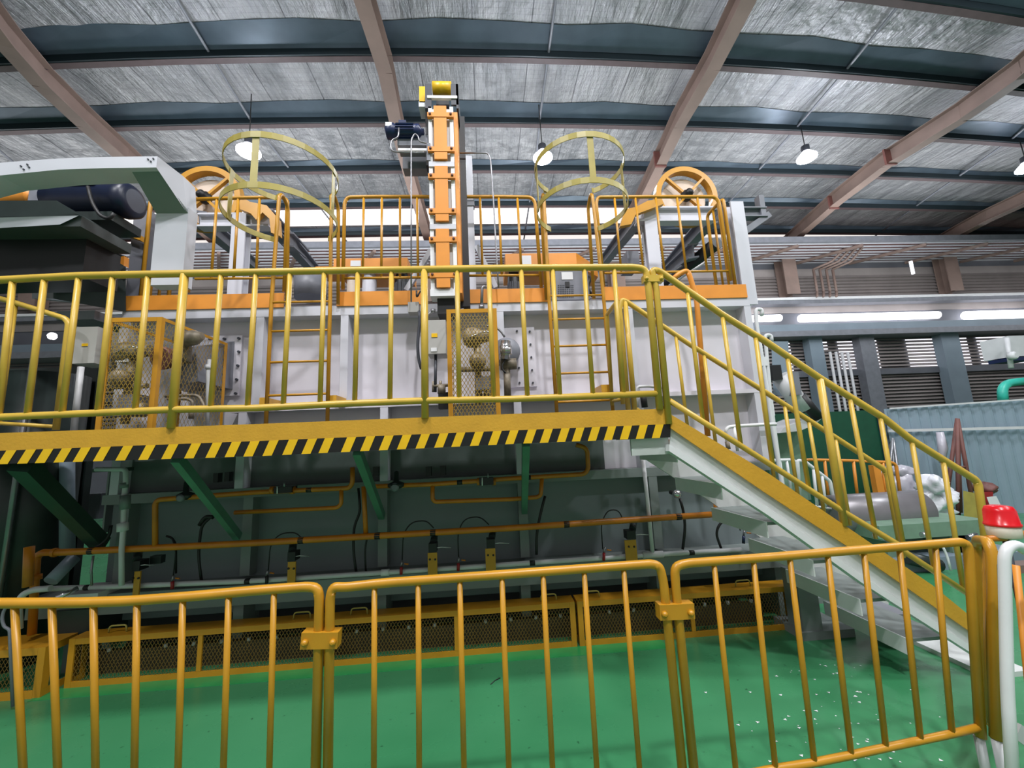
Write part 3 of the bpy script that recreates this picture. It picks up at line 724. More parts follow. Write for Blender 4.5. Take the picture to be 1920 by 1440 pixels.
# ============================================================ CAGED LADDERS
def ladder(label, rails, rungs, hz, hc, hr, YL=3.46):
    L = thing('caged_ladder', label, 'ladder', (hc[0], YL, DECK), 'ladders with cage hoops')
    for (a, c, e) in rails:
        A, B_, E_ = at(*a, YL), at(*c, YL), at(*e, YL); zt = A.z
        X = (A.x+B_.x+E_.x)/3
        P = [V((X, YL, DECK)), V((X, YL, zt)), V((X, YL+.12, zt)), V((X, YL+.14, ZT+.5))]
        MB().tube([V((E_.x, YL, DECK)), B_, A-V((0, 0, .05)), A+V((0, .05, 0)), A+V((0, .17, -.06)), V((A.x, YL+.22, ZT))], .017, 8, fil=.05).build('rail', M['yelo'], L)
    for y in rungs:
        def onrail(r):
            a, c, e = r; P = [a, c, e]
            for p, q in zip(P[:-1], P[1:]):
                if y <= q[1] or q is e: t = (y-p[1])/(q[1]-p[1]); return at(p[0]+(q[0]-p[0])*t, y, YL)
        A, B_ = onrail(rails[0]), onrail(rails[1]); m_ = (A.z+B_.z)/2
        MB().tube([(A.x, YL, m_), (B_.x, YL, m_)], .0105, 8).build('rung', M['yelo'], L)
    Xc, Yc = hc
    ang = [math.radians(a) for a in range(-235, 56, 10)]
    for z in hz:
        P = [V((Xc+hr*math.cos(a), Yc+hr*math.sin(a), z)) for a in ang]
        xa = at(*rails[0][0], YL).x; xb = at(*rails[1][0], YL).x
        P = [V((xa, YL, z))]+P+[V((xb, YL, z))]
        MB().band(P, .05, .006).build('cage_hoop', M['yeld'], L)
    for a in (-90, -178, -2):
        a = math.radians(a); X = Xc+(hr-.006)*math.cos(a); Y = Yc+(hr-.006)*math.sin(a); tx = V((-math.sin(a), math.cos(a), 0))*.025
        MB().prism([V((X, Y, hz[-1]-.02))-tx, V((X, Y, hz[-1]-.02))+tx, V((X, Y, hz[0]+.02))+tx, V((X, Y, hz[0]+.02))-tx], (-.005*math.cos(a), -.005*math.sin(a), 0)).build('cage_strap', M['yeld'], L)
ladder('yellow caged ladder left of the chain tower', [((524, 358), (509, 567), (499, 790)), ((622, 358), (619, 567), (614, 786))], (566, 620, 678, 740), (3.96, 3.55), (-1.62, 3.15), .42)
ladder('yellow caged ladder right of the chain tower', [((1019, 358), (1030, 567), (1044, 770)), ((1110, 358), (1132, 560), (1149, 768))], (554, 598, 648, 699, 752), (4.01, 3.61), (.9, 3.15), .39)
for x0, x1, y, k in ((489, 500, 752, 'left'), (616, 632, 748, 'l2'), (1126, 1146, 728, 'right')):
    a = at(x0, y-6, 3.5); c = at(x1, y+8, 3.5)
    tag(MB().box((a.x, 3.48, c.z), (c.x, 3.74, a.z)).build('ladder_bracket', M['plate']), {'left': 'small yellow bracket at the foot of the left ladder, left rail', 'l2': 'small yellow bracket at the foot of the left ladder, right rail', 'right': 'small yellow bracket at the foot of the right ladder'}[k], 'bracket')

# ============================================================= CHAIN TOWER
YT = 3.42
tw = thing('chain_tower', 'tall white channel tower with bolted orange cover plates', 'tower', at(832, 555, YT))
def pbox(x0, y0, x1, y1, Y, d, name, m, par, xm=None):
    ym = (y0+y1)/2; xmm = (x0+x1)/2
    a = at(x0, ym, Y); c = at(x1, ym, Y); t = at(xmm, y0, Y); u = at(xmm, y1, Y)
    return MB().box((a.x, Y, u.z), (c.x, Y+d, t.z)).build(name, m, par)
zt = at(832, 200, YT).z; zb = at(832, 553, YT).z
XA, XB = at(807, 380, YT).x-.008, at(854, 380, YT).x
b = MB()
for X in (XA, XB-.035): b.box((X, YT, zb), (X+.035, YT+.12, zt))
b.build('channel_rail', M['cwhite'], tw)
MB().box((XA+.03, YT+.03, zb), (XB-.03, YT+.05, zt)).build('back_plate', M['cwhite'], tw)
MB().box((XB+.002, YT+.01, zb+.02), (XB+.04, YT+.22, zt-.05)).build('side_cover', M['oran'], tw)
MB().box((XB+.01, YT+.22, zb-.03), (XB+.1, YT+.3, zt+.1)).build('side_channel', M['black'], tw)
XM = (XA+XB)/2-.004
for y0, y1, tabs in ((203, 302, (220, 284)), (315, 417, (334, 399)), (432, 541, (452, 518))):
    z0, z1 = at(832, y1, YT).z, at(832, y0, YT).z
    cp = MB().box((XM-.06, YT-.03, z0), (XM+.06, YT+.0, z1)).build('cover_plate', M['oran'], tw)
    for y in tabs:
        z = at(832, y, YT).z
        tb = MB().box((XA-.005, YT-.035, z-.024), (XB+.005, YT-.004, z+.024)).build('fixing_strap', M['oran'], cp)
        bb = MB()
        for X in (XA+.02, XB-.022): bb.lathe((X, YT-.035, z+.004), (0, -1, 0), [(0, .012), (.01, .012), (.014, .006)], 10)
        bb.build('bolt_heads', M['rust'], cp)
for y in (309, 426):
    z = at(832, y, YT).z; MB().box((XA, YT-.012, z-.025), (XB, YT+.0, z+.025)).build('cross_bar', M['flange'], tw)
MB().box((XA-.005, YT-.01, zb-.012), (XB+.005, YT+.14, zb+.05)).build('foot_plate', M['cwhite'], tw)
# head of the tower
hd0, hd1 = at(832, 196, YT).z, at(832, 157, YT).z
b = MB(); xa, xb = at(797, 175, YT).x, at(859, 175, YT).x
b.box((xa, YT+.021, hd0-.04), (xa+.02, YT+.4, hd1)); b.box((xa, YT, hd0-.04), (xa+.06, YT+.02, hd1-.0)); b.build('head_channel', M['dgrey'], tw); b = MB(); b.box((xb-.02, YT, hd0-.04), (xb, YT+.4, hd1)); b.box((xb-.07, YT, hd0), (xb, YT+.02, hd1))
b.build('head_channel', M['dgrey'], tw)
z = at(832, 183, YT).z; MB().box((xa+.02, YT-.01, z-.014), (xb-.01, YT+.02, z+.014)).build('head_bar', M['cwhite'], tw)
q = at(831, 166, YT+.12); MB().cyl((xa+.06, q.y, q.z), (xb-.07, q.y, q.z), .06, 18).build('head_roller', M['hazy'], tw)
pbox(786, 162, 797, 192, YT+.1, .15, 'guard_cap', M['hazy'], tw)
pbox(785, 190, 798, 200, YT+.1, .15, 'guard_foot', M['cwhite'], tw)
pbox(798, 200, 806, 310, YT+.12, .1, 'rear_channel', M['black'], tw)
pbox(818, 186, 842, 200, YT+.06, .1, 'head_recess', M['black'], tw)
pbox(800, 268, 807, 300, YT-.01, .04, 'tension_bracket', M['mgrey'], tw)
pbox(820, 556, 852, 588, YT+.05, .2, 'drive_box', M['black'], tw)
# cross girder behind the tower
tag(MB().box(tuple(at(755, 316, 3.75)), tuple(at(872, 291, 3.75)+V((0, .12, 0)))).build('cross_girder', M['mgrey']), 'short grey steel cross girder behind the chain tower', 'beam')
# motor on the tower
q = at(724, 247, YT+.1); e = at(795, 247, YT+.1)
mo = thing('drive_motor', 'small navy electric motor bolted to the left side of the chain tower', 'motor', (q+e)/2)
dx = V((1, 0, 0)); L_ = e.x-q.x
MB().lathe(q, dx, [(0, .055), (.01, .072), (.08, .076), (.09, .066), (.28, .066), (.29, .07), (.32, .07), (L_-.02, .03), (L_, .03)], 24).build('motor_body', M['blue'], mo)
b = MB()
for k in range(16):
    a = 2*math.pi*k/16; c = V((q.x+.1, q.y+math.cos(a)*.067, q.z+math.sin(a)*.067)); b.bar(c, c+V((.17, 0, 0)), .005, .018, up=(0, math.cos(a), math.sin(a)))
b.build('cooling_fins', M['blue'], mo)
MB().cbox((q.x+.16, q.y-.0, q.z+.08), .07, .06, .05).build('terminal_box', M['blue'], mo)
MB().box((q.x+.01, q.y-.074, q.z+.0), (q.x+.07, q.y-.071, q.z+.04)).build('rating_plate', M['cwhite'], mo)
pbox(745, 253, 802, 272, YT+.1, .16, 'motor_bracket', M['mgrey'], mo)
b = MB(); b.box(tuple(at(746, 282, YT+.1)), tuple(at(800, 278, YT+.1)+V((0, .02, 0)))); b.build('bracket_leg', M['cwhite'], mo)
b = MB().tube(pts(YT+.02, (748, 240), (747, 258), (735, 262), (732, 275), (736, 284), (760, 286), (806, 286)), .008, 6, fil=.04); b.build('motor_cable', M['zinc'], mo)
b = MB().tube(pts(YT-.02, (771, 566), (771, 400), (771, 262), (778, 250), (784, 255), (786, 266), (800, 268)), .007, 8, fil=.05)
tag(b.build('conduit', M['zinc']), 'thin metal conduit dropping from the tower motor to a small grey box', 'conduit')
b = MB().tube(pts(3.6, (862, 287), (915, 287), (920, 300), (925, 370), (932, 500), (935, 540)), .0075, 8, fil=.03)
tag(b.build('conduit', M['zinc']), 'thin metal conduit running down right of the chain tower', 'conduit')
jb = thing('junction_box', 'small grey junction box on the furnace edge under the thin conduit', 'box', at(775, 575, 3.6)); pbox(765, 566, 785, 585, 3.6, .1, 'enclosure', M['box'], jb)
b = MB().tube(pts(3.55, (786, 583), (787, 606), (783, 640), (784, 670), (790, 692)), .014, 8, fil=.08); tag(b.build('flexible_conduit', M['dgrey']), 'black flexible conduit curving down left of the grey control box', 'conduit')
b = MB().tube(pts(3.55, (781, 545), (781, 560), (788, 545), (800, 540)), .008, 6, fil=.05); tag(b.build('cable_loop', M['rubber']), 'short black cable loop left of the tower foot', 'cable')
b = MB().tube(pts(3.5, (800, 600), (805, 586), (820, 584), (850, 584), (870, 580)), .012, 8, fil=.05); b.cyl(at(808, 583, 3.5), at(816, 583, 3.5), .02, 10); tag(b.build('conduit', M['zinc']), 'bent conduit between the control box and the tower foot', 'conduit')
b = MB().tube(pts(3.5, (903, 576), (904, 540), (909, 536)), .014, 8, fil=.05); b.cyl(at(903, 572, 3.5), at(903, 580, 3.5), .026, 10); tag(b.build('conduit', M['zinc']), 'stub of conduit above the centre mesh guard', 'conduit')
cb = thing('control_box', 'grey wall box with yellow label left of the centre mesh guard', 'box', at(817, 630, 3.4))
pbox(801, 600, 836, 663, 3.35, .2, 'enclosure', M['box'], cb); pbox(809, 625, 820, 632, 3.345, .005, 'yellow_label', M['hazy'], cb); pbox(808, 652, 819, 659, 3.345, .005, 'white_label', M['cwhite'], cb)
MB().cyl(at(817, 664, 3.4), at(816, 735, 3.4), .013, 10).build('cable_drop', M['dgrey'], cb)
b = MB(); b.cyl(at(828, 722, 3.4), at(828, 738, 3.4), .035, 12); b.cyl(at(812, 724, 3.4), at(842, 722, 3.4), .014, 10); b.cyl(at(826, 714, 3.4), at(826, 724, 3.4), .012, 8); b.cyl(at(812, 715, 3.4), at(812, 735, 3.4), .01, 8)
tag(b.build('pipe_valve', M['brass']), 'small metal valve under the grey control box', 'valve')
tag(MB().box(tuple(at(822, 766, 3.5)), tuple(at(842, 735, 3.5)+V((0, .1, 0)))).build('black_actuator', M['black']), 'black block under the small valve left of the centre guard', 'actuator')

# ============================================================== MESH GUARDS
def meshguard(label, x0, y0, x1, y1, Yf, Yb, sides=(1,)):
    a = at(x0, y1, Yf); c = at(x1, y0, Yf); zb_ = max(DECK, a.z); L = thing('mesh_guard', label, 'guard', ((a.x+c.x)/2, Yf, zb_), 'yellow mesh guards over the burners')
    X0, X1, Z0, Z1 = a.x, c.x, DECK, c.z; t = .035
    b = MB(); b.box((X0, Yf, Z0), (X0+t, Yf+.012, Z1)); b.box((X1-t, Yf, Z0), (X1, Yf+.012, Z1)); b.box((X0+t+.001, Yf, Z1-t*.9), (X1-t-.001, Yf+.012, Z1))
    g_ = Yf+.0125
    for xa_, xb_ in ((X1-.005, X1-.001), (X0+.001, X0+.005)):
        b.box((xa_, g_, Z0), (xb_, Yf+t, Z1-t*.71)); b.box((xa_, g_, Z1-t*.7), (xb_, Yb, Z1-.001)); b.box((xa_, Yb-t, Z0), (xb_, Yb, Z1-t*.71))
    b.box((X0+t+.001, Yf, Z0), (X1-t-.001, Yf+.012, Z0+t))
    b.build('guard_frame', M['yelo'], L)
    MB().lattice((X0+t, Yf+.006, Z0+t), (1, 0, 0), (0, 0, 1), X1-X0-2*t, Z1-Z0-2*t, .028, .0045).build('expanded_mesh', M['meshg'], L)
    MB().lattice((X1-.002, Yf+t, Z0+t), (0, 1, 0), (0, 0, 1), Yb-Yf-t, Z1-Z0-2*t, .04, .004).build('side_mesh', M['meshg'], L)
    return X0, X1, Z0, Z1
meshguard('tall yellow mesh guard at the left over dusty burner valves', 178, 594, 304, 800, 2.95, 3.7)
meshguard('narrow yellow mesh guard in the centre below the chain tower', 841, 578, 931, 776, 3.05, 3.6)
# valve trains inside the guards
def valves(label, x, y, Y, s=1.):
    L = thing('valve_train', label, 'valve', at(x, y, Y), 'valve trains inside the guards'); c = at(x, y, Y)
    MB().cyl(c+V((0, 0, -.45*s)), c+V((0, 0, .2*s)), .03*s, 12).build('riser', M['brass'], L)
    MB().lathe(c+V((-.12*s, 0, .12*s)), (1, 0, .1), [(0, .05), (.04, .085), (.1, .09), (.16, .06), (.26, .045)], 18).build('regulator', M['brass'], L)
    MB().lathe(c+V((0, -.05, -.1*s)), (0, -1, 0), [(0, .07), (.06, .07), (.08, .05), (.1, .02)], 18).build('dial_body', M['brass'], L)
    MB().cbox(c+V((.05*s, 0, -.28*s)), .14*s, .12, .11*s).build('solenoid', M['mgrey'], L)
    MB().cyl(c+V((-.14*s, 0, -.15*s)), c+V((.14*s, 0, -.15*s)), .022*s, 10).build('branch', M['brass'], L)
    MB().tube([c+V((-.1, -.06, .1)), c+V((-.02, -.1, .12)), c+V((.1, -.1, .16)), c+V((.14, -.05, .1))], .007, 6, fil=.05).build('linkage', M['chrome'], L)
    MB().lathe(c+V((.1*s, 0, -.4*s)), (0, 0, 1), [(0, .04), (.02, .06), (.1, .06), (.12, .03)], 14).build('filter_bowl', M['brass'], L)
valves('dusty metal valve train inside the left mesh guard', 245, 690, 3.35)
valves('dusty metal valve train inside the centre mesh guard', 895, 660, 3.35)
for n_, x0, y0, x1, y1, Y in (('grey panel box with small yellow label at the left end of the walkway', 135, 613, 180, 681, 3.2),):
    cb = thing('panel_box', n_, 'box', at(158, 650, Y)); pbox(x0, y0, x1, y1, Y, .18, 'enclosure', M['box'], cb); pbox(153, 644, 164, 649, Y-.004, .004, 'yellow_label', M['hazy'], cb)
    MB().cyl(at(152, 688, Y), at(138, 810, Y), .02, 10).build('stand_pipe', M['wpipe'], cb)
MB_ = MB().box(tuple(at(218, 664, 3.3)), tuple(at(238, 678, 3.3)+V((0, .02, 0)))); tag(MB_.build('white_tag', M['cwhite']), 'small white plate behind the left mesh guard', 'plate')
tag(MB().box(tuple(at(219, 658, 3.5)), tuple(at(238, 615, 3.5)+V((0, .02, 0)))).build('panel_door', M['flange']), 'pale narrow panel seen through the left mesh guard', 'panel')
b = MB().tube(pts(3.3, (393, 674), (390, 700), (389, 800)), .014, 8, fil=.03); b.cyl(at(391, 684, 3.3), at(391, 692, 3.3), .022, 8); tag(b.build('sample_pipe', M['wpipe']), 'thin pale pipe standing in front of the left bolted plate', 'pipe')
b = MB().tube(pts(3.3, (310, 743), (350, 741), (372, 741), (380, 755), (384, 765)), .012, 8, fil=.05); b.tube(pts(3.3, (315, 748), (352, 748), (361, 752), (360, 778)), .012, 8, fil=.05); b.cyl(at(360, 765, 3.3), at(358, 785, 3.3), .018, 10); tag(b.build('gas_feed_pipe', M['brass']), 'pair of bent metal feed pipes below the left bolted plate', 'pipe')

# ===================================================== ROOF-TOP EQUIPMENT
def wheel(label, x, y, Y, rpx, arm, zs=1):
    c = at(x, y, Y); r = rpx/FPX*(Y/fw.y)*1.0
    r *= 1.13
    L = thing('spoked_wheel', label, 'wheel', c, 'yellow spoked sheave wheels')
    ring = [V((c.x+r*math.cos(a), Y, c.z+r*math.sin(a))) for a in [2*math.pi*k/48 for k in range(48)]]
    b = MB()
    r2 = r*.84
    for k in range(48):
        a0, a1 = 2*math.pi*k/48, 2*math.pi*(k+1)/48
        P = [(c.x+rr*math.cos(a), Y+dy, c.z+rr*math.sin(a)) for dy in (-.05, .05) for rr, a in ((r2, a0), (r, a0), (r, a1), (r2, a1))]
        b.hexa(P)
    b.build('rim', M['yelo'], L)
    for k in range(4):
        a = math.radians(45+90*k); MB().bar((c.x+.03*math.cos(a), Y-.03, c.z+.03*math.sin(a)), (c.x+(r2+.01)*math.cos(a), Y-.03, c.z+(r2+.01)*math.sin(a)), .03, .045, up=(0, 1, 0)).build('spoke', M['yelo'], L)
    MB().lathe((c.x, Y+.05, c.z), (0, 1, 0), [(0, r*.72), (.03, r*.72)], 32).build('backing_disc', M['beige'], L)
    MB().lathe((c.x, Y-.05, c.z), (0, -1, 0), [(-.04, .075), (0, .075), (.01, .05), (.07, .05), (.08, .035), (.1, .02)], 24).build('hub', M['black'], L)
    return L
wheel('yellow spoked sheave wheel above the right roof railing', 1285, 370, 4.6, 58, 1)
wheel('yellow spoked sheave wheel partly hidden by the grey arch', 388, 374, 4.6, 58, -1)
tag(MB().prism([at(x, y, 4.2) for x, y in ((1240, 372), (1215, 376), (1192, 388), (1172, 392), (1163, 424), (1184, 420), (1192, 402), (1245, 382))], (0, .06, 0)).build('swing_arm', M['yelo']), 'yellow cast swing arm left of the right spoked wheel', 'arm')
tag(MB().prism([at(x, y, 4.2) for x, y in ((448, 365), (468, 378), (500, 385), (522, 410), (524, 442), (508, 436), (505, 410), (492, 398), (480, 412), (470, 400), (450, 392))], (0, .06, 0)).build('swing_arm', M['yelo']), 'yellow cast swing arm right of the left spoked wheel', 'arm')
# support frames
def frame(label, beam, col, rails_, X2=None):
    L = thing('support_frame', label, 'frame', at(*col[0], 4.3), 'grey steel frames carrying the wheels')
    (x0, y0), (x1, y1) = beam
    a = at(x0, y0, 4.3); c = at(x1, y1, 4.3)
    MB().ibeam((a.x, 4.36, (a.z+c.z)/2), (c.x, 4.36, (a.z+c.z)/2), .12, abs(c.z-a.z), .02).build('beam', M['flange'], L)
    x, y = col[0]; q = at(x, y, 4.3); MB().ibeam((q.x, 4.36, ZT), (q.x, 4.36, c.z), .15, .12, .02, up=(0, 1, 0)).build('column', M['flange'], L)
    for (p, Y0, q, Y1) in rails_:
        MB().ibeam(at(*p, Y0), at(*q, Y1), .13, .18, .02).build('rail_beam', M['mgrey'], L)
    return L
fr = frame('grey steel frame under the right spoked wheel', ((1196, 414), (1338, 386)), [(1224, 450)], [((1335, 405), 4.4, (1240, 512), 7.4), ((1200, 402), 4.4, (1128, 495), 7.4), ((1300, 470), 4.6, (1235, 525), 7.2)])
fl = frame('grey steel frame under the left spoked wheel', ((368, 424), (504, 398)), [(444, 470)], [((375, 410), 4.4, (480, 500), 7.4), ((500, 405), 4.4, (602, 520), 7.2), ((540, 448), 4.9, (572, 478), 6.4)])
q = at(1381, 450, 4.0)
tc_ = thing('mast_column', 'tall pale steel column at the right end of the furnace roof', 'column', (q.x, 4.0, ZT))
zt_ = at(1378, 384, 4.0).z
MB().ibeam((q.x+.02, 4.0, ZT), (q.x+.02, 4.0, zt_), .15, .13, .02, up=(0, 1, 0)).build('column_shaft', M['flange'], tc_)
MB().ibeam((q.x+.1, 4.05, zt_-.08), (q.x+.42, 4.05, zt_-.08), .1, .12, .015).build('outrigger', M['mgrey'], tc_)
MB().bar((q.x+.12, 4.05, zt_-.32), (q.x+.46, 4.05, zt_-.1), .07, .07).build('outrigger_brace', M['mgrey'], tc_)
b = MB(); b.cbox((q.x+.38, 4.05, zt_-.0), .06, .08, .26); b.build('end_stub', M['mgrey'], tc_)
# leaning pale column right of the tower
a = at(872, 300, 3.95); c = at(893, 540, 3.95)
mc = thing('frame_post', 'grey channel post standing just right of the chain tower', 'column', (a.x, 3.95, ZT)); b = MB()
MB().box((at(881, 420, 3.95).x-.045, 3.95, ZT), (at(881, 420, 3.95).x+.045, 4.02, at(881, 292, 3.95).z)).build('post_shaft', M['flange'], mc)
MB().box((at(881, 420, 3.95).x-.055, 3.94, at(881, 386, 3.95).z), (at(881, 420, 3.95).x+.055, 4.03, at(881, 375, 3.95).z)).build('clamp', M['mgrey'], mc)
for (p, q, lb) in (((762, 545), (808, 470), 'grey diagonal strut rising to the left side of the chain tower'), ((930, 540), (893, 462), 'grey diagonal strut rising to the grey post right of the tower')):
    tag(MB().bar(at(*p, 4.0), at(*q, 4.0), .05, .05).build('diagonal_strut', M['flange']), lb, 'strut')
# orange covers with motors below, drums, small cabinet
def cover(label, x0, y0, x1, y1, side):
    a = at(x0, y1, 4.6); c = at(x1, y0, 4.6); L = thing('fan_cover', label, 'cover', ((a.x+c.x)/2, 4.6, a.z), 'orange box covers on the furnace roof')
    b = MB(); b.box((a.x, 4.6, a.z), (c.x, 5.2, c.z)); b.hexa([(c.x, 4.6, a.z), (c.x+.35*side, 4.9, a.z-.03), (c.x+.35*side, 4.9, c.z-.05), (c.x, 4.6, c.z), (c.x, 5.2, a.z), (c.x+.35*side, 5.2, a.z-.03), (c.x+.35*side, 5.2, c.z-.05), (c.x, 5.2, c.z)])
    b.build('cover_box', M['oran'], L)
    MB().box((a.x+.2, 4.595, a.z+.02), (a.x+.32, 4.6, c.z-.03)).build('notice_plate', M['cwhite'], L)
    return a, c
a, c = cover('long orange box cover behind the left roof railing with a white plate', 625, 483, 764, 503, 0.01)
a2, c2 = cover('orange box cover behind the right ladder on the furnace roof', 948, 474, 1080, 499, 1)
tag(MB().box((a.x-.25, 4.7, a.z+.05), (a.x, 5.1, c.z-.05)).build('chain_housing', M['oran']), 'rounded orange housing at the left end of the long cover', 'housing')
for x0, x1, lb, m in ((648, 672, 'pale round drum under the long orange cover, left', 'beige'), (677, 704, 'pale round drum under the long orange cover, middle', 'flange'), (739, 765, 'dark finned motor under the long orange cover', 'black'), (953, 975, 'dark finned motor under the right orange cover', 'black')):
    a = at(x0, 543, 4.7); c = at(x1, 506, 4.7); r = (c.x-a.x)/2; L = thing('roof_drum' if m != 'black' else 'roof_motor', lb, 'drum' if m != 'black' else 'motor', (a.x+r, 4.75, ZT+.01))
    MB().lathe((a.x+r, 4.75, ZT+.012), (0, 0, 1), [(0, r), (.02, r*1.03), (c.z-ZT-.1, r), (c.z-ZT-.05, r*.8), (c.z-ZT+.05, r*.7)], 24).build('shell', M[m], L)
    if m == 'black':
        b = MB()
        for k in range(20):
            t = 2*math.pi*k/20; b.cbox((a.x+r+math.cos(t)*r, 4.75+math.sin(t)*r, (c.z+ZT)/2), .012, .012, (c.z-ZT)*.6)
        b.build('cooling_fins', M['dgrey'], L)
cb = thing('perforated_cabinet', 'pale perforated cabinet with white notice under the right orange cover', 'cabinet', at(1073, 555, 4.0))
pbox(1042, 508, 1104, 562, 4.0, .3, 'cabinet_shell', M['mgrey'], cb); pbox(1053, 510, 1074, 524, 3.995, .005, 'notice', M['cwhite'], cb); pbox(1060, 528, 1068, 538, 3.99, .02, 'switch_knob', M['black'], cb)
b = MB()
for i in range(9):
    for j in range(7):
        q = at(1047+i*3.4, 535+j*3.6, 3.998); b.cbox(q, .009, .004, .009)
b.build('vent_holes', M['black'], cb)
b = MB(); b.tube(pts(4.2, (1096, 515), (1108, 520), (1100, 540), (1112, 556)), .02, 8, fil=.1); tag(b.build('roof_cable', M['rubber']), 'dark looping cable right of the perforated cabinet', 'cable')
# inclined cylinders in the right frame
b = MB(); b.cyl(at(1345, 455, 4.5), at(1240, 540, 5.6), .08, 14); tag(b.build('hydraulic_ram', M['black']), 'dark inclined ram below the right wheel frame', 'ram')
tag(MB().cyl(at(1325, 490, 4.4), at(1255, 535, 5.3), .015, 8).build('ram_rod', M['cwhite']), 'thin white rod beside the dark inclined ram', 'rod')
tag(MB().box(tuple(at(1178, 500, 4.9)), tuple(at(1197, 470, 4.9)+V((0, .3, 0)))).build('column_guard', M['mgrey']), 'grey box housing left of the right frame column', 'housing')
tag(MB().cyl(at(583, 560, 4.4), at(583, 520, 4.4), .17, 20).build('round_hopper', M['mgrey']), 'grey rounded hopper on the furnace roof behind the left ladder', 'hopper')

# ====================================================== BELOW THE WALKWAY
YG = 3.5
def pipe(name, label, P, r, m, Y=YG, fil=.07, cat='pipe', group=None, parts=()):
    if parts:
        L = thing(name, label, cat, at(*P[0], Y) if not isinstance(P[0], V) else P[0], group)
        MB().tube([at(*p, Y) for p in P], r, 10, fil=fil).build('pipe_run', M[m], L)
        for pn, pm, Q, pr in parts: MB().tube([at(*p, Y) for p in Q], pr, 10, fil=fil).build(pn, M[pm], L)
        return L
    return tag(MB().tube([at(*p, Y) for p in P], r, 10, fil=fil).build(name, M[m]), label, cat, group)
def band_marks(xs, line, Y, r, L):
    for x in xs:
        y = interp(line, x); a = at(x-5, y+.4, Y); c = at(x+5, y-.2, Y)
        MB().tube([a, c], r*1.04, 10).build('flow_mark', M['rubber'], L)
main = [(60, 1190), (68, 1045), (78, 1036), (110, 1036), (480, 1018), (960, 990), (1345, 964)]
G1 = pipe('gas_pipe', 'long orange gas pipe running the full width below the walkway', main, .026, 'orpipe', parts=(('end_cap', 'orpipe', [(1345, 970), (1342, 945)], .02), ('flange', 'orpipe', [(67, 1078), (67, 1088)], .036), ('upper_flange', 'orpipe', [(100, 1036), (106, 1036)], .034)))
band_marks((172, 565, 708, 812, 1062, 1272), main[3:], YG, .026, G1)
tag(MB().tube(pts(3.4, (55, 1025), (52, 1100)), .03, 10).build('orange_pipe_stub', M['orpipe']), 'short orange pipe stub at the far left beside the pipe elbow', 'pipe')
uL = [(291, 1028), (291, 945), (297, 937), (375, 931), (480, 923), (655, 915), (661, 905), (661, 876)]
G2 = pipe('gas_pipe', 'orange gas branch pipe with elbow below the walkway, left of centre', uL, .02, 'orpipe', fil=.06, parts=(('lower_loop', 'orpipe', [(640, 918), (640, 945), (632, 952), (440, 961)], .017),))
uR = [(700, 912), (811, 908), (960, 897), (1095, 889), (1103, 880), (1101, 840), (1080, 834)]
G3 = pipe('gas_pipe', 'orange gas branch pipe with square loop below the walkway, right of centre', uR, .02, 'orpipe', fil=.05, parts=(('lower_loop', 'orpipe', [(811, 910), (811, 936), (816, 941), (960, 936), (1008, 932), (1014, 928), (1016, 898)], .018),))
band_marks((580,), uL[3:], YG, .02, G2); band_marks((862, 990), uR[1:], YG, .02, G3)
wl = [(88, 1104), (180, 1101), (480, 1089), (730, 1073), (960, 1058), (1225, 1040), (1390, 1031)]
G4 = pipe('air_pipe', 'long white pipe running just above the grey base beam', wl, .02, 'wpipe', Y=3.56, parts=(('riser', 'wpipe', [(1224, 1040), (1216, 960), (1206, 862)], .018), ('tee', 'wpipe', [(1205, 1041), (1243, 1039)], .028), ('coupling', 'cwhite', [(715, 1074), (730, 1073)], .027)))
band_marks((164, 465, 724, 998, 1296), wl, 3.56, .02, G4)
pipe('white_hose', 'thick white hose curling down at the far left', [(95, 1103), (60, 1106), (42, 1115), (34, 1130), (36, 1180)], .022, 'wpipe', Y=3.4, fil=.1, cat='hose')
pipe('grey_hose', 'thin grey hose loop at the left edge above the left mesh box', [(22, 1130), (8, 1142), (3, 1160), (8, 1176), (18, 1180), (24, 1325)], .009, 'mgrey', Y=3.2, fil=.1, cat='hose')
pipe('white_pipe', 'jointed white vertical pipe at the left end of the furnace', [(228, 1098), (228, 1030), (231, 990), (233, 930), (236, 905), (236, 880), (180, 880)], .018, 'wpipe', Y=3.45, fil=.03, parts=(('valve', 'ggrey', [(235, 928), (234, 955)], .034), ('lower_valve', 'wpipe', [(230, 980), (230, 996)], .036), ('union', 'ggrey', [(233, 905), (233, 915)], .028)))
# valves on the gas branches
def blockvalve(label, x, y, w_, h_, extra=True):
    L = thing('gas_valve', label, 'valve', at(x, y, YG-.03), 'valves on the orange gas pipes')
    a = at(x-w_/2, y+h_/2, YG-.05); c = at(x+w_/2, y-h_/2, YG-.05); MB().box((a.x, YG-.05, a.z), (c.x, YG+.05, c.z)).build('valve_block', M['black'], L)
    for s in (-1, 1):
        q = at(x+s*w_*.55, y, YG); MB().tube([q-V((.015, 0, 0)), q+V((.015, 0, 0))], .032, 10).build('flange', M['orpipe'], L)
    MB().cyl(at(x+3, y-h_/2, YG-.05), at(x+3, y-h_/2-8, YG-.05), .008, 8).build('stem', M['zinc'], L)
    MB().cyl(at(x-w_*.3, y-h_/2, YG-.055), at(x-w_*.3, y+h_/2, YG-.055), .005, 6).build('clip', M['cwhite'], L)
blockvalve('black valve block on the left orange branch pipe', 530, 919, 34, 13)
blockvalve('black valve block with white clips on the right orange branch pipe', 912, 903, 26, 15)
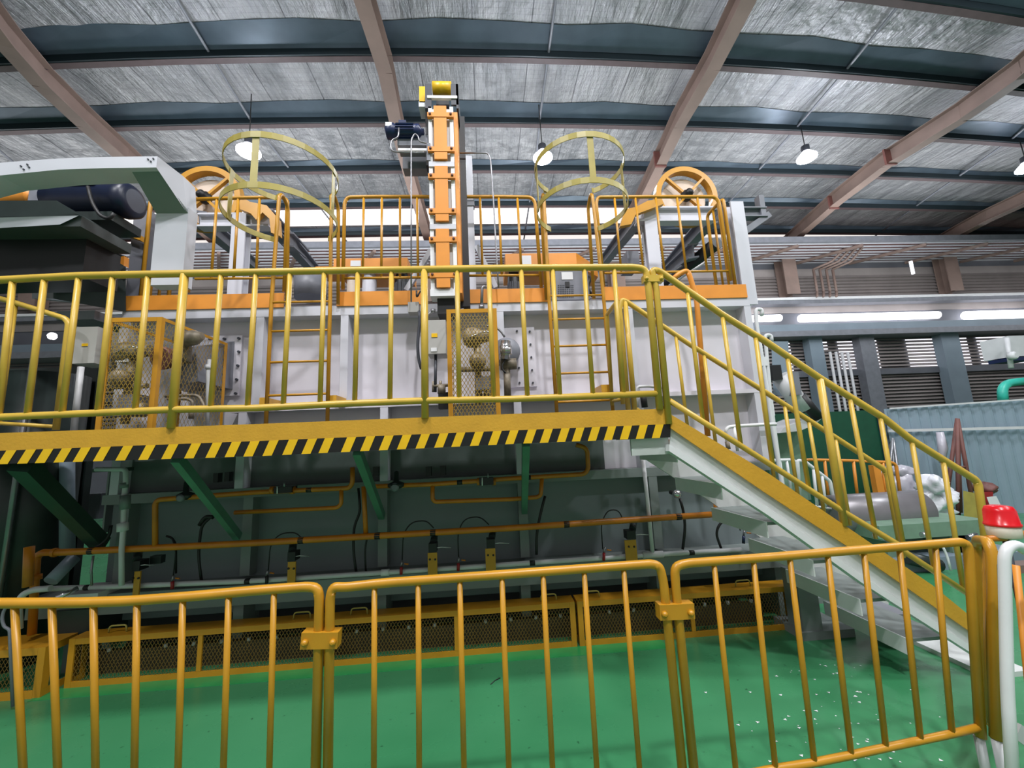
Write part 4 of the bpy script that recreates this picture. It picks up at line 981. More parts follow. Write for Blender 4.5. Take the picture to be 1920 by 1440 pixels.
def regulator(label, x, y, r=.07):
    L = thing('pressure_regulator', label, 'regulator', at(x, y, YG-.05), 'round regulators on the orange pipes'); q = at(x, y, YG)
    MB().lathe(q+V((0, 0, -.03)), (0, 0, 1), [(0, r*.4), (.02, r), (.045, r), (.065, r*.35), (.14, r*.3), (.15, .01)], 20).build('body', M['dark'], L)
    MB().lathe(q+V((0, -.04, -.01)), (0, -1, 0), [(0, r*.5), (.02, r*.5), (.03, r*.3)], 16).build('face', M['mgrey'], L)
regulator('dark round regulator left of the third green bracket foot', 743, 910); regulator('dark round regulator on the far left orange branch pipe', 348, 930, .06)
for k, (x, y) in enumerate(((704, 884), (803, 884), (830, 882), (404, 896), (425, 894))):
    tag(MB().box(tuple(at(x-5, y+9, 3.6)), tuple(at(x+5, y-9, 3.6)+V((0, .06, 0)))).build('pressure_switch', M['black']), ['tiny black switch just right of the third green bracket', 'left one of two black switches under the walkway centre', 'right one of two black switches under the walkway centre', 'left dark switch near the second green bracket', 'right dark switch near the second green bracket'][k], 'switch')
pipe('sensor_pipe', 'yellow vertical pipe with hanging hoses left of the third green bracket foot', [(682, 912), (684, 960), (686, 1000)], .02, 'orpipe', Y=3.52, fil=.02)
for k, (P, r) in enumerate((([(672, 915), (676, 960), (664, 985), (662, 1030), (668, 1075)], .011), ([(690, 1000), (684, 1030), (686, 1075)], .008), ([(1022, 930), (1014, 960), (1006, 1000), (1006, 1040)], .012), ([(1275, 935), (1282, 960), (1285, 990), (1280, 1030)], .012), ([(1370, 970), (1350, 980), (1342, 1000), (1352, 1028)], .011), ([(395, 970), (378, 985), (371, 1040), (378, 1090)], .011), ([(400, 970), (385, 968), (374, 985)], .016), ([(312, 1005), (322, 1008), (330, 1020), (330, 1075)], .008))):
    pipe('hanging_hose', ['long black hose hanging left of the third green bracket foot', 'thin black hose hanging below the yellow vertical pipe', 'black hose hanging below the right square pipe loop', 'black hose hanging below the chrome ball sensor', 'black curved hose under the stair near the pipe end', 'dark hose hanging below the second green bracket', 'thick dark hose nozzle near the foot of the second green bracket', 'thin black hose rising from the leftmost tap'][k], P, r, 'rubber', Y=3.6, fil=.15, cat='hose')
L = thing('ball_sensor', 'chrome ball sensor head on a black hose under the stair', 'sensor', at(1272, 927, 3.6))
q = at(1272, 927, 3.55)
MB().lathe(q+V((0, .03, 0)), (0, -1, 0), [(-.03, .015), (-.02, .032), (0, .04), (.02, .036), (.035, .02), (.04, .005)], 18).build('ball', M['chrome'], L)
MB().cyl(at(1258, 923, 3.7), at(1266, 925, 3.6), .02, 12).build('neck', M['rubber'], L)
# burner igniters
def igniter(label, x, ytop, ymid, ybot, w_=17):
    L = thing('burner_igniter', label, 'igniter', at(x, ybot, 3.52), 'yellow igniter brackets on the base beam')
    Y = 3.5
    a = at(x-w_/2, ybot+14, Y); c = at(x+w_/2, ymid, Y); MB().box((a.x, Y, a.z), (c.x, Y+.012, c.z)).build('bracket', M['yelo'], L)
    b = MB()
    for s in (-1, 1):
        q = at(x+s*5, ymid+13, Y); b.lathe(q, (0, -1, 0), [(0, .009), (.008, .007)], 8)
    b.build('screws', M['black'], L)
    a = at(x-w_/2+1, ymid, Y-.01); c = at(x+w_/2-1, ytop, Y-.01); MB().box((a.x, Y-.01, a.z), (c.x, Y+.08, c.z)).build('ignition_block', M['black'], L)
    MB().cyl(at(x+2, ytop-2, Y+.05), at(x+4, ytop-16, 3.7), .03, 12).build('burner_neck', M['dark'], L)
    MB().tube([at(x+w_/2, ytop+8, Y), at(x+w_/2+8, ytop+7, Y), at(x+w_/2+26, ytop+8, Y+.1)], .003, 6).build('probe', M['cwhite'], L)
for a_ in (('yellow igniter bracket at the left end of the base beam', 255, 1052, 1071, 1118), ('yellow igniter bracket behind the left crowd barrier end', 546, 1035, 1053, 1096), ('yellow igniter bracket in the centre of the base beam', 811, 1019, 1036, 1078), ('yellow igniter bracket fourth from the left on the base beam', 920, 1011, 1028, 1068), ('yellow igniter bracket rightmost on the base beam beneath the stair', 1184, 995, 1012, 1053)): igniter(*a_)
def tap(label, x, y, m, P):
    L = thing('gas_tap', label, 'tap', at(x, y, 3.5), 'small taps along the white pipe')
    MB().cyl(at(x, y, 3.52), at(x+.5, y-14, 3.52), .0125, 10).build('tap_handle', M[m], L)
    MB().cyl(at(x, y-13, 3.54), at(x+2, y-25, 3.54), .009, 8).build('tap_body', M['zinc'], L)
    MB().cyl(at(x+6, y-20, 3.54), at(x+14, y-19, 3.54), .006, 6).build('yellow_lever', M['orpipe'], L)
    MB().tube([at(*p, 3.58) for p in P], .005, 6, fil=.12).build('ignition_lead', M['rubber'], L)
tap('red-handled tap at the left end of the white pipe', 323, 1104, 'redp', [(325, 1080), (330, 1030), (322, 1008), (312, 1004)])
tap('black-handled tap left of the second igniter bracket', 500, 1094, 'black', [(503, 1070), (507, 1020), (525, 1000), (555, 998), (568, 1012)])
tap('red-handled tap left of the centre igniter bracket', 752, 1077, 'redp', [(754, 1050), (756, 1000), (772, 978), (800, 976), (813, 990)])
tap('red-handled tap between the centre and fourth igniter brackets', 859, 1070, 'redp', [(860, 1045), (858, 1000), (870, 972), (900, 968), (917, 984)])
tap('red-handled tap left of the rightmost igniter bracket', 1132, 1051, 'redp', [(1130, 1030), (1127, 980), (1140, 956), (1160, 956), (1168, 975)])
tap('blue-handled tap under the stair', 1394, 1019, 'blue', [(1388, 995), (1384, 980), (1392, 975), (1400, 985)])

# ---------------------------------------------------- mesh base guards
def basebox(label, x0, x1, mids, handles, Yf=3.42, Yb=3.57, zt=None, x_at=1262):
    X0, X1 = atz(x0, interp([(100, 1276), (480, 1262), (960, 1225), (1500, 1176)], x0), 0).x, atz(x1, interp([(100, 1276), (480, 1262), (960, 1225), (1500, 1176)], x1), 0).x
    return basebox3(label, X0, X1, mids, handles, Yf, Yb)
def basebox3(label, X0, X1, mids, handles, Yf, Yb, H=.335, t=.042, mp=.026, grp='mesh guard boxes on the floor'):
    L = thing('floor_mesh_guard', label, 'guard', ((X0+X1)/2, (Yf+Yb)/2, 0), grp)
    b = MB(); g_ = Yf+.0125; b.box((X0+t+.001, Yf, 0), (X1-t-.001, Yf+.012, t)); b.box((X0+t+.001, Yf, H-t), (X1-t-.001, Yf+.012, H-.001)); b.box((X0-.001, g_, H-.006), (X1+.001, Yb, H))
    b.box((X0, Yf, 0), (X0+t, Yf+.012, H)); b.box((X1-t, Yf, 0), (X1, Yf+.012, H-.0005))
    for X in (X0, X1-.005): b.box((X, g_, H-t), (X+.005, Yb, H-.007)); b.box((X, g_, 0), (X+.005, Yb, t)); b.box((X, g_, t+.001), (X+.005, Yf+t, H-t-.001)); b.box((X, Yb-t, t+.001), (X+.005, Yb, H-t-.001))
    for X in mids: b.box((X-.016, Yf-.001, t+.001), (X+.016, Yf+.014, H-t-.001))
    b.build('guard_frame', M['yelo'], L)
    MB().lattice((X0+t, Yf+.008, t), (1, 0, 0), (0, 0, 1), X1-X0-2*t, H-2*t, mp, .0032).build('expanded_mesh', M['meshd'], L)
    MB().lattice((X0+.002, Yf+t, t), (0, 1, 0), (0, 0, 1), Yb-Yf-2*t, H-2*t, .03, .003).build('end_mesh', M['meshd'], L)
    for X in handles: MB().tube([(X-.065, Yf+.06, H), (X-.06, Yf+.06, H+.05), (X+.06, Yf+.06, H+.05), (X+.065, Yf+.06, H)], .006, 6, fil=.02).build('handle', M['yeld'], L)
zx = lambda x, y: at(x, y, 3.42).x
basebox('long yellow mesh guard box on the floor at the left', 150, 604, [zx(374, 1220)], [zx(208, 1180), zx(560, 1150)])
basebox('yellow mesh guard box on the floor in the centre', 609, 1083, [zx(856, 1190)], [zx(669, 1145), zx(1030, 1115)])
basebox('yellow mesh guard box on the floor at the right under the stair head', 1088, 1497, [zx(1298, 1150)], [zx(1112, 1110), zx(1400, 1090)])
# burner tray seen through the mesh
tr = thing('burner_tray', 'long grey tray with white studs behind the floor mesh guards', 'tray', (-.3, 3.62, 0))
MB().box((-3.1, 3.6, 0), (2.35, 3.64, .16)).build('tray_wall', M['trayd'], tr)
for k in range(26): MB().cyl((-3.0+.21*k, 3.595, .16), (-3.0+.21*k, 3.595, .185), .014, 8).build('stud', M['cwhite'], tr)
# left separate mesh box
a = atz(-60, 1300, 0); c = atz(74, 1309, 0)
basebox3('yellow mesh guard box cut off by the left edge of the photo', c.x-.62, c.x, [], [], c.y, c.y+.26, H=.33, t=.05, grp=None)

# =================================================== LEFT-HAND MACHINERY
AR = thing('steel_arch', 'light grey box-beam arch sweeping in from the left above the walkway', 'arch', at(325, 540, 3.35))
def hx(f, Yf, bk, Yb, name, m, L): return MB().hexa([at(x, y, Yf) for x, y in f]+[at(x, y, Yb) for x, y in bk]).build(name, M[m], L)
Ya = 2.75
fr_ = [(-80, 322), (0, 305), (110, 297), (200, 294), (295, 293)]; fl_ = [(-80, 350), (0, 329), (110, 318), (200, 315), (293, 314)]
b = MB()
for k in range(4):
    F = [at(*fl_[k], Ya), at(*fl_[k+1], Ya), at(*fr_[k+1], Ya), at(*fr_[k], Ya)]; b.hexa(F+[v+V((0, .17, 0)) for v in F])
b.build('cross_beam', M['flange'], AR)
p1 = at(295, 293, Ya); p2 = at(293, 314, Ya); p3 = p2+V((0, .17, 0)); p4 = p1+V((0, .17, 0))
lx0, lx1 = at(291, 420, 3.0).x, at(351, 420, 3.0).x
zt2 = at(350, 400, 3.0).z
legY0, legY1 = 3.0, 3.1
# chamfer joining beam end to the leg top
pA = at(339, 349, 3.0); 
MB().hexa([p2+V((-.2, .04, 0)), p2+V((-.002, .04, 0)), p2+V((-.002, .16, .01)), p2+V((-.2, .16, .01)), V((lx0, legY0, zt2)), V((lx1, legY0, zt2)), V((lx1, legY1, zt2+.02)), V((lx0, legY1, zt2+.02))]).build('knee_panel', M['ggrey'], AR)
MB().hexa([p2, at(351, 400, 3.0), at(343, 330, 2.95), p1, p3, V((lx1, legY1, zt2)), at(366, 352, 3.08), p4]).build('knee', M['flange'], AR)
MB().box((lx0, legY0, at(310, 534, 3.0).z), (lx1, legY1, zt2+.05)).build('leg', M['flange'], AR)
b = MB()
for x, y in ((278, 299), (288, 298), (283, 303), (40, 312), (52, 309), (45, 318), (55, 314)):
    q = at(x, y, Ya-.001); b.cyl(q, q+V((0, -.006, 0)), .006, 8)
b.build('bolt', M['dgrey'], AR)
# dark hood with pale lip
HD = thing('machine_hood', 'dark machine hood with pale lower lip at the upper left', 'hood', at(60, 430, 3.2))
hx([(-80, 432), (112, 421), (148, 404), (-80, 410)], 2.95, [(-80, 432), (112, 421), (148, 404), (-80, 410)], 2.97, 'pale_lip', 'flange', HD)
a = at(148, 423, 2.96); c = at(148, 404, 2.96)
MB().box((-4.6, 2.97, a.z), (a.x, 3.4, c.z)).build('hood_rim', M['deepgrey'], HD)
a2 = at(106, 376, 3.1)
MB().hexa([(-4.6, 3.1, c.z), (a.x-.02, 3.1, c.z), (a2.x, 3.1, a2.z), (-4.6, 3.1, a2.z), (-4.6, 3.4, c.z), (a.x-.02, 3.4, c.z), (a2.x, 3.4, a2.z), (-4.6, 3.4, a2.z)]).build('hood_top', M['dark'], HD)
MB().box((-4.6, 3.15, at(100, 520, 3.15).z), (a.x-.12, 3.45, a.z)).build('hood_dark_filler', M['black'], HD)  # black box put in for the darkness beneath the hood
q0 = at(150, 520, 3.6); MB().hexa([at(100, 560, 3.7), at(236, 585, 3.7), at(236, 480, 3.7), at(100, 440, 3.7), at(60, 560, 4.4), at(200, 575, 4.4), at(200, 490, 4.4), at(60, 460, 4.4)]).build('duct', M['deepgrey'], HD)
MB().box(tuple(at(105, 600, 3.5)), tuple(at(178, 582, 3.5)+V((0, .5, 0)))).build('side_shelf', M['mgrey'], HD)
# big motor and gearbox
q = at(95, 378, 3.5); e = at(255, 378, 3.5)
BM = thing('drive_motor', 'large navy electric motor under the grey arch at the upper left', 'motor', (q+e)/2)
Ln = (e-q).length
MB().lathe(q, (1, 0, 0), [(0, .09), (.02, .13), (.12, .135), (.14, .145), (Ln-.12, .145), (Ln-.1, .155), (Ln-.03, .15), (Ln-.01, .13), (Ln, .1)], 28).build('motor_body', M['navy'], BM)
MB().cbox(q+V((.38, -.08, .12)), .2, .14, .1).build('terminal_box', M['blue'], BM)
MB().box((q.x-.05, 3.4, q.z-.24), (e.x-.1, 3.7, q.z-.16)).build('motor_base', M['dark'], BM)
MB().tube([at(165, 350, 3.3), at(172, 380, 3.3), at(188, 405, 3.3), at(205, 411, 3.3), at(214, 400, 3.3)], .014, 8, fil=.1).build('motor_cable', M['rubber'], BM)
GB = thing('gearbox', 'orange gearbox left of the large navy motor', 'gearbox', at(30, 372, 3.5)); q = at(-40, 372, 3.5)
MB().lathe(q, (1, 0, 0), [(0, .1), (.2, .1), (.22, .075), (at(60, 372, 3.5).x-q.x, .075), (at(64, 372, 3.5).x-q.x, .085), (at(70, 372, 3.5).x-q.x, .02)], 20).build('gear_casing', M['oran'], GB)
MB().cbox(at(82, 372, 3.5), .1, .14, .13).build('coupling_flange', M['mgrey'], GB)
tag(MB().prism([at(x, y, 3.9) for x, y in ((172, 398), (215, 415), (262, 440), (262, 450), (205, 430), (170, 412))], (0, .06, 0)).build('cable_bracket', M['yelo']), 'yellow bracket arm below the large navy motor', 'bracket')
tag(MB().prism([at(x, y, 3.6) for x, y in ((222, 482), (233, 480), (232, 498), (224, 493))], (0, .05, 0)).build('orange_tab', M['oran']), 'tiny orange tab in the dark beneath the hood', 'tab')
# posts behind
for x0, x1, y0, y1, Y, lb, m in ((252, 268, 395, 540, 4.0, 'grey post right of the dark hood behind the side railing', 'mgrey'), (-20, 66, 450, 1140, 3.25, '', 'dark')):
    if lb:
        a = at(x0, y0, Y); c = at(x1, y1, Y); tag(MB().box((a.x, Y, ZT), (c.x, Y+.1, a.z)).build('steel_post', M[m]), lb, 'post')
q = at(22, 900, 3.75); TK = thing('cooling_tank', 'tall dark vertical tank at the left edge of the photo', 'tank', (q.x, 3.95, 0))
MB().cyl((q.x-.02, 3.95, 0), (q.x-.02, 3.95, 2.45), .28, 32).build('shell', M['dark'], TK)
MB().cyl((q.x+.13, 3.66, .3), (q.x+.13, 3.66, 2.9), .02, 10).build('sight_tube', M['zinc'], TK)
MB().box((q.x-.9, 4.25, 0), (q.x+.12, 4.32, 2.6)).build('rear_screen', M['dark'], TK)
MB().cyl((q.x+.55, 4.3, 0), (q.x+.55, 4.3, 3.0), .07, 16).build('side_pipe', M['dgrey'], TK)
# frame and cylinders behind the left end, below the walkway
FB = thing('pump_unit', 'grey pump unit with frame and pipes at the left end below the walkway', 'frame', at(150, 1100, 3.7))
MB().box(tuple(at(190, 1000, 3.8)), tuple(at(206, 884, 3.8)+V((0, .08, 0)))).build('upright', M['ggrey'], FB)
MB().cyl(at(126, 1040, 3.9), at(126, 866, 3.9), .05, 14).build('pump_cylinder', M['bluegrey'], FB)
MB().box(tuple(at(205, 947, 3.75)), tuple(at(300, 935, 3.75)+V((0, .05, 0)))).build('cross_bar', M['ggrey'], FB)
MB().box(tuple(at(172, 886, 3.6)), tuple(at(240, 876, 3.6)+V((0, .06, 0)))).build('green_bar', M['pgrdk'], FB)
MB().cyl(at(95, 1090, 3.45), at(138, 1046, 3.6), .045, 14).build('inclined_cylinder', M['bluegrey'], FB)
MB().box(tuple(at(105, 1140, 3.5)), tuple(at(184, 1112, 3.5)+V((0, .3, 0)))).build('pump_deck', M['wpipe'], FB)
MB().box(tuple(at(95, 1200, 3.55)), tuple(at(172, 1142, 3.55)+V((0, .3, 0)))).build('pump_base', M['dark'], FB)
MB().cyl(at(104, 1122, 3.35), at(146, 1103, 3.45), .018, 10).build('rod', M['chrome'], FB)
MB().tube(pts(3.4, (175, 1042), (171, 1070), (172, 1098)), .008, 6).build('thin_pipe', M['zinc'], FB)
MB().tube(pts(3.55, (208, 985), (205, 1005), (190, 1022), (172, 1030)), .012, 8, fil=.1).build('cable', M['rubber'], FB)
MB().box(tuple(at(280, 1058, 3.6)), tuple(at(302, 1042, 3.6)+V((0, .05, 0)))).build('dark_clamp', M['dark'], FB)
L = thing('control_pendant', 'bright patchwork of parts seen through the gap at the far left', 'clutter', at(78, 1000, 4.8))
q = at(80, 960, 4.8); MB().box((q.x-.12, 4.8, 0), (q.x+.1, 4.9, at(80, 930, 4.8).z)).build('pale_cover', M['flange'], L)
MB().box(tuple(at(68, 955, 4.7)), tuple(at(96, 925, 4.7)+V((0, .08, 0)))).build('orange_cover', M['oran'], L)
MB().box(tuple(at(146, 975, 4.9)), tuple(at(190, 925, 4.9)+V((0, .1, 0)))).build('lilac_cover', M['louvd'], L)
L['label'] = 'pale and orange machine covers seen through the gap at the far left'; L['category'] = 'machine'; L.name = 'machine_cover'
a = at(66, 790, 4.1)
# upper-left bits near the walkway
for k, (x, y, s) in enumerate(((101, 631, .035), (130, 633, .016))):
    tag(MB().lathe(at(x, y, 4.4), (0, -1, 0), [(0, s), (.03, s), (.05, s*.5), (.055, .002)], 16).build('indicator_lamp', M['lamp']), ['round white lamp glowing in the dark left machinery', 'tiny white lamp right of the round one in the left machinery'][k], 'lamp')

# ================================================= STAIR-SIDE AND RIGHT HALL
wp = thing('pipe_stand', 'white pipe risers with hooked tops right of the furnace corner', 'pipe', at(1440, 870, 4.3))
MB().tube(pts(4.3, (1428, 592), (1429, 580), (1417, 579), (1418, 605), (1432, 690), (1448, 800), (1466, 905), (1490, 1040), (1499, 1082)), .022, 8, fil=.05).build('riser', M['cwhite'], wp)
MB().tube(pts(4.3, (1447, 640), (1446, 628), (1434, 628), (1436, 650), (1446, 760), (1462, 880), (1488, 1040), (1495, 1082)), .02, 8, fil=.05).build('riser', M['cwhite'], wp)
MB().box(tuple(at(1423, 686, 4.28)), tuple(at(1437, 669, 4.28)+V((0, .05, 0)))).build('valve_box', M['cwhite'], wp)
MB().box(tuple(at(1432, 780, 4.5)), tuple(at(1447, 735, 4.5)+V((0, .04, 0)))).build('white_board', M['cwhite'], wp)
pipe('air_pipe', 'white pipe loop on the right end panel of the furnace', [(1364, 836), (1361, 806), (1365, 801), (1378, 799), (1430, 796), (1455, 795)], .016, 'cwhite', Y=3.66, fil=.03, parts=(('drop', 'cwhite', [(1376, 799), (1383, 846)], .014), ('drain_valve', 'brass', [(1363, 828), (1366, 842)], .02)))
pipe('air_pipe', 'short white elbow pipe by the stair head against the furnace', [(1242, 727), (1215, 724), (1195, 725), (1192, 735), (1196, 764)], .014, 'wpipe', Y=3.66, fil=.03, parts=(('black_box', 'black', [(1205, 736), (1209, 764)], .03),))
# tilted machine arm
L = thing('robot_arm', 'dark tilted machine arm with pale housing behind the stair rail', 'machine', at(1505, 800, 5.2))
MB().hexa([at(x, y, 5.2) for x, y in ((1450, 740), (1482, 746), (1478, 640), (1446, 640))]+[at(x, y, 5.6) for x, y in ((1450, 740), (1482, 746), (1478, 640), (1446, 640))]).build('mast', M['bluegrey'], L)
MB().cyl(at(1462, 705, 5.0), at(1506, 768, 5.0), .11, 16).build('arm_housing', M['wpipe'], L)
MB().cyl(at(1500, 742, 4.95), at(1534, 784, 4.95), .07, 16).build('arm_tip', M['black'], L)
MB().cbox(at(1488, 720, 4.9), .1, .1, .3).build('bracket', M['mgrey'], L)
MB().box(tuple(at(1450, 712, 4.9)), tuple(at(1464, 684, 4.9)+V((0, .1, 0)))).build('dark_box', M['black'], L)
MB().prism([at(x, y, 5.0) for x, y in ((1462, 812), (1500, 808), (1530, 795), (1541, 784), (1520, 782), (1470, 802))], (0, .5, 0)).build('tray', M['wpipe'], L)
MB().box(tuple(at(1470, 940, 5.3)), tuple(at(1500, 800, 5.3)+V((0, .2, 0)))).build('pedestal', M['mchgrn'], L)
# partitions
q0 = at(1483, 782, 6.9); q1 = at(1646, 770, 6.9)
L = thing('green_partition', 'dark green sheet partition in the background right of the furnace', 'partition', ((q0.x+q1.x)/2, 6.9, 0)); MB().box((q0.x-.6, 6.9, 0), (q1.x, 6.94, at(1560, 772, 6.9).z)).build('sheet', M['pangrn'], L)
MB().box((q1.x-.05, 6.86, 0), (q1.x, 6.9, at(1640, 772, 6.9).z)).build('edge_post', M['blue'], L)
def corrug(X0, X1, Y0, Y1, zt0, zt1, per, name, m, L):
    b = MB(); n = int((X1-X0)/per*4)
    for k in range(n+1):
        t = k/n; ph = k % 4; dy = (0, 0, .035, .035)[ph]; X = X0+(X1-X0)*t; Y = Y0+(Y1-Y0)*t+dy; b.v += [V((X, Y, 0)), V((X, Y, zt0+(zt1-zt0)*t))]
    for k in range(n): b.face((2*k, 2*k+2, 2*k+3, 2*k+1))
    return b.build(name, m, L)
CF = thing('corrugated_fence', 'blue-grey corrugated sheet fence across the right background', 'fence', (9, 7, 0))
f0 = at(1657, 767, 7.2); f1 = at(1995, 742, 6.6)
corrug(f0.x, f1.x, 7.2, 6.6, f0.z, f1.z, .17, 'corrugated_sheet', M['corr'], CF)
g0 = at(1665, 808, 7.15); g1 = at(1995, 800, 6.55); MB().bar(g0, g1, .03, .05).build('rail', M['wpipe'], CF); g0 = at(1668, 766, 7.15); g1 = at(1995, 744, 6.55); MB().bar(g0, g1, .03, .03).build('top_trim', M['wpipe'], CF)
MB().box(tuple(at(1643, 935, 7.25)), tuple(at(1666, 775, 7.25)+V((0, .03, 0)))).build('end_panel', M['corr'], CF)
# step ladder, A frame
def trestle(label, pa, pl, pr, Y, m, r, name='step_ladder'):
    L = thing(name, label, 'ladder' if name == 'step_ladder' else 'trestle', at(*pl, Y))
    for p, dy in ((pl, 0), (pr, 0), (pl, .2), (pr, .2)): MB().tube([at(*pa, Y+dy), at(*p, Y)+V((0, dy, 0))], r, 8).build('leg', M[m], L)
    for t in (.5,): MB().tube([at(pa[0]+(pl[0]-pa[0])*t, pa[1]+(pl[1]-pa[1])*t, Y), at(pa[0]+(pr[0]-pa[0])*t, pa[1]+(pr[1]-pa[1])*t, Y)], r*.7, 6).build('spreader', M[m], L)
trestle('grey step ladder leaning by the corrugated fence', (1674, 822), (1656, 990), (1700, 986), 6.5, 'zinc', .022)
trestle('tall red-brown A-shaped trestle before the corrugated fence', (1795, 785), (1797, 968), (1828, 965), 6.2, 'rust', .028, 'steel_trestle')
# bags and boxes
L = thing('plastic_bag', 'large hazy plastic bag heap behind the stair rail', 'bag', at(1680, 940, 6.3), 'wrapped bags on the right'); MB().blob(at(1680, 912, 6.3), .26, .25, .28, 3).build('bag_body', M['film'], L); MB().blob(at(1690, 884, 6.2), .17, .14, .1, 9).build('bag_neck', M['film'], L)
L = thing('plastic_bag', 'bright white crumpled bag pile right of the hazy bag', 'bag', at(1745, 965, 5.9), 'wrapped bags on the right')
for k, (x, y, sx, sz) in enumerate(((1748, 908, .15, .14), (1764, 932, .24, .16), (1738, 940, .16, .2), (1752, 958, .22, .1), (1756, 985, .22, .12))): MB().blob(at(x, y, 5.8+.05*k), sx, .16, sz, 11+k, amp=.35).build('bag_body' if k else 'bag_knot', M['white'], L)
tag(MB().tube(pts(6.6, (1762, 810), (1768, 840), (1766, 868)), [.05, .07, .04], 8).build('hanging_film', M['film']), 'strip of pinkish film hanging on the corrugated fence', 'film')
L = thing('red_toolbox', 'red box with white paper leaning by the fence at the right', 'box', at(1858, 960, 6.2)); MB().hexa([at(x, y, 6.2) for x, y in ((1842, 962), (1862, 960), (1862, 922), (1838, 922))]+[at(x, y, 6.6) for x, y in ((1842, 962), (1862, 960), (1862, 922), (1838, 922))]).build('box_body', M['redp'], L); MB().hexa([at(x, y, 6.1) for x, y in ((1856, 948), (1876, 946), (1868, 930), (1850, 932))]+[at(x, y, 6.12) for x, y in ((1856, 948), (1876, 946), (1868, 930), (1850, 932))]).build('white_paper', M['cwhite'], L)
tag(MB().blob(at(1846, 915, 6.5), .16, .15, .1, 5).build('dark_sack', M['rust']), 'dark crumpled sack on top of the red box', 'sack')
tag(MB().hexa([at(x, y, 6.0) for x, y in ((1808, 990), (1840, 988), (1830, 925), (1806, 920))]+[at(x, y, 6.05) for x, y in ((1808, 990), (1840, 988), (1830, 925), (1806, 920))]).build('yellow_sheet', M['yeld']), 'dull yellow sheet leaning beside the red box', 'sheet')
# orange and white railings in the background
rail('background_railing', 'thin orange railing around the pit behind the stair', 'railing', 5.6, [(1508, 864), (1515, 862), (1600, 864), (1672, 867), (1680, 872), (1690, 940)], None, [], [((1546, 863), (1554, 940)), ((1576, 864), (1586, 940)), ((1600, 865), (1609, 942)), ((1655, 867), (1662, 942))], 'oran', .022, .02, fil=.05)
a = at(1637, 872, 5.55); c = at(1650, 872, 5.55); tag(MB().box((a.x, 5.55, 0), (c.x, 5.63, c.z)).build('orange_post', M['oran']), 'broad orange post at the corner of the background railing', 'post')
rail('background_railing', 'white tube railing sloping down behind the stair', 'railing', 5.0, [(1500, 935), (1495, 863), (1510, 866), (1556, 902), (1565, 950)], [(1502, 945), (1566, 955)], [], [((1525, 880), (1532, 948)), ((1541, 890), (1548, 950))], 'cwhite', .022, .018, fil=.03)
rail('background_railing', 'small white tube railing panel left of the sloping one', 'railing', 5.0, [(1452, 900), (1448, 866), (1452, 863), (1486, 862), (1492, 866), (1502, 930)], [(1455, 900), (1490, 930)], [], [((1462, 864), (1470, 910)), ((1475, 864), (1484, 922))], 'cwhite', .02, .016, fil=.03)
# big horizontal tank and green machine bench
TKk = thing('horizontal_drum', 'large brushed grey horizontal drum behind the stair', 'drum', at(1660, 985, 4.9))
q = at(1560, 965, 5.0); e = at(1725, 955, 5.0)
MB().lathe(q, (e-q), [(0, .2), (.02, .24), ((e-q).length-.03, .24), ((e-q).length, .2)], 28).build('drum_shell', M['tank'], TKk)
MB().box((q.x+.2, 4.85, 0), (e.x-.2, 5.15, q.z-.18)).build('drum_cradle', M['mchgrn'], TKk)
BN = thing('green_machine_bench', 'pale green machine bench behind the lower stair', 'bench', at(1760, 1085, 4.6))
a = at(1665, 1080, 4.5); c = at(1835, 972, 4.5)
zt_b = at(1750, 980, 4.5).z; MB().box((a.x, 4.5, zt_b-.16), (c.x+.1, 5.3, zt_b)).build('bench_top', M['mchgrn'], BN)
for X in (a.x+.1, a.x+.9, c.x-.3): MB().box((X, 4.55, 0), (X+.22, 5.1, zt_b-.15)).build('bench_pedestal', M['mchgrn'], BN)
MB().box((a.x, 4.45, .0), (c.x+.5, 5.2, .14)).build('bench_plinth', M['bluegrey'], BN)
for x, y, x2, y2 in ((1728, 1003, 1740, 1003), (1815, 1008, 1830, 1003), (1640, 1003, 1665, 1012)): MB().cyl(at(x, y, 4.4), at(x2, y2, 4.4), .03, 12).build('chrome_roller', M['chrome'], BN)
MB().tube(pts(4.3, (1765, 1020), (1775, 1040), (1783, 1070)), .012, 6, fil=.1).build('white_hose', M['cwhite'], BN)
MB().cyl(at(1700, 1045, 4.4), at(1760, 1060, 4.4), .07, 12).build('dark_roller', M['dark'], BN)
tag(MB().box((a.x+.9, 4.2, 0), (c.x+.3, 4.35, .08)).build('timber_board', M['brown']), 'brown board on the floor before the green bench', 'board')
tag(MB().blob((5.6, 5.0, .12), .3, .25, .12, 21).build('dark_tarpaulin', M['dgrey']), 'crumpled dark tarpaulin on the floor at the right edge', 'tarpaulin')
# stands under the stair
S1 = thing('steel_stand', 'grey steel stand with broad foot under the stair', 'stand', atz(1560, 1200, 0))
a = atz(1530, 1198, 0); e = atz(1600, 1192, 0)
xw = at(1500, 1070, a.y)
MB().box((a.x-.09, a.y, .0), (a.x+.07, a.y+.16, at(1512, 1072, a.y).z)).build('upright', M['ggrey'], S1)
MB().box((a.x-.12, a.y-.02, 0), (e.x, a.y+.3, .06)).build('foot', M['ggrey'], S1)
S2 = thing('steel_stand', 'short grey block stand under the lower stair', 'stand', atz(1695, 1215, 0)); a = atz(1682, 1215, 0); e = atz(1716, 1215, 0)
MB().box((a.x, a.y, 0), (e.x, a.y+.2, .22)).build('block', M['ggrey'], S2); MB().box((a.x-.02, a.y-.02, .22), (e.x+.02, a.y+.22, .235)).build('cap', M['mgrey'], S2)
tag(MB().box(tuple(atz(1500, 1135, 0)), (atz(1600, 1128, 0).x, atz(1600, 1128, 0).y+.6, .05)).build('floor_plate', M['ggrey']), 'low grey slab on the floor behind the steel stand', 'slab')
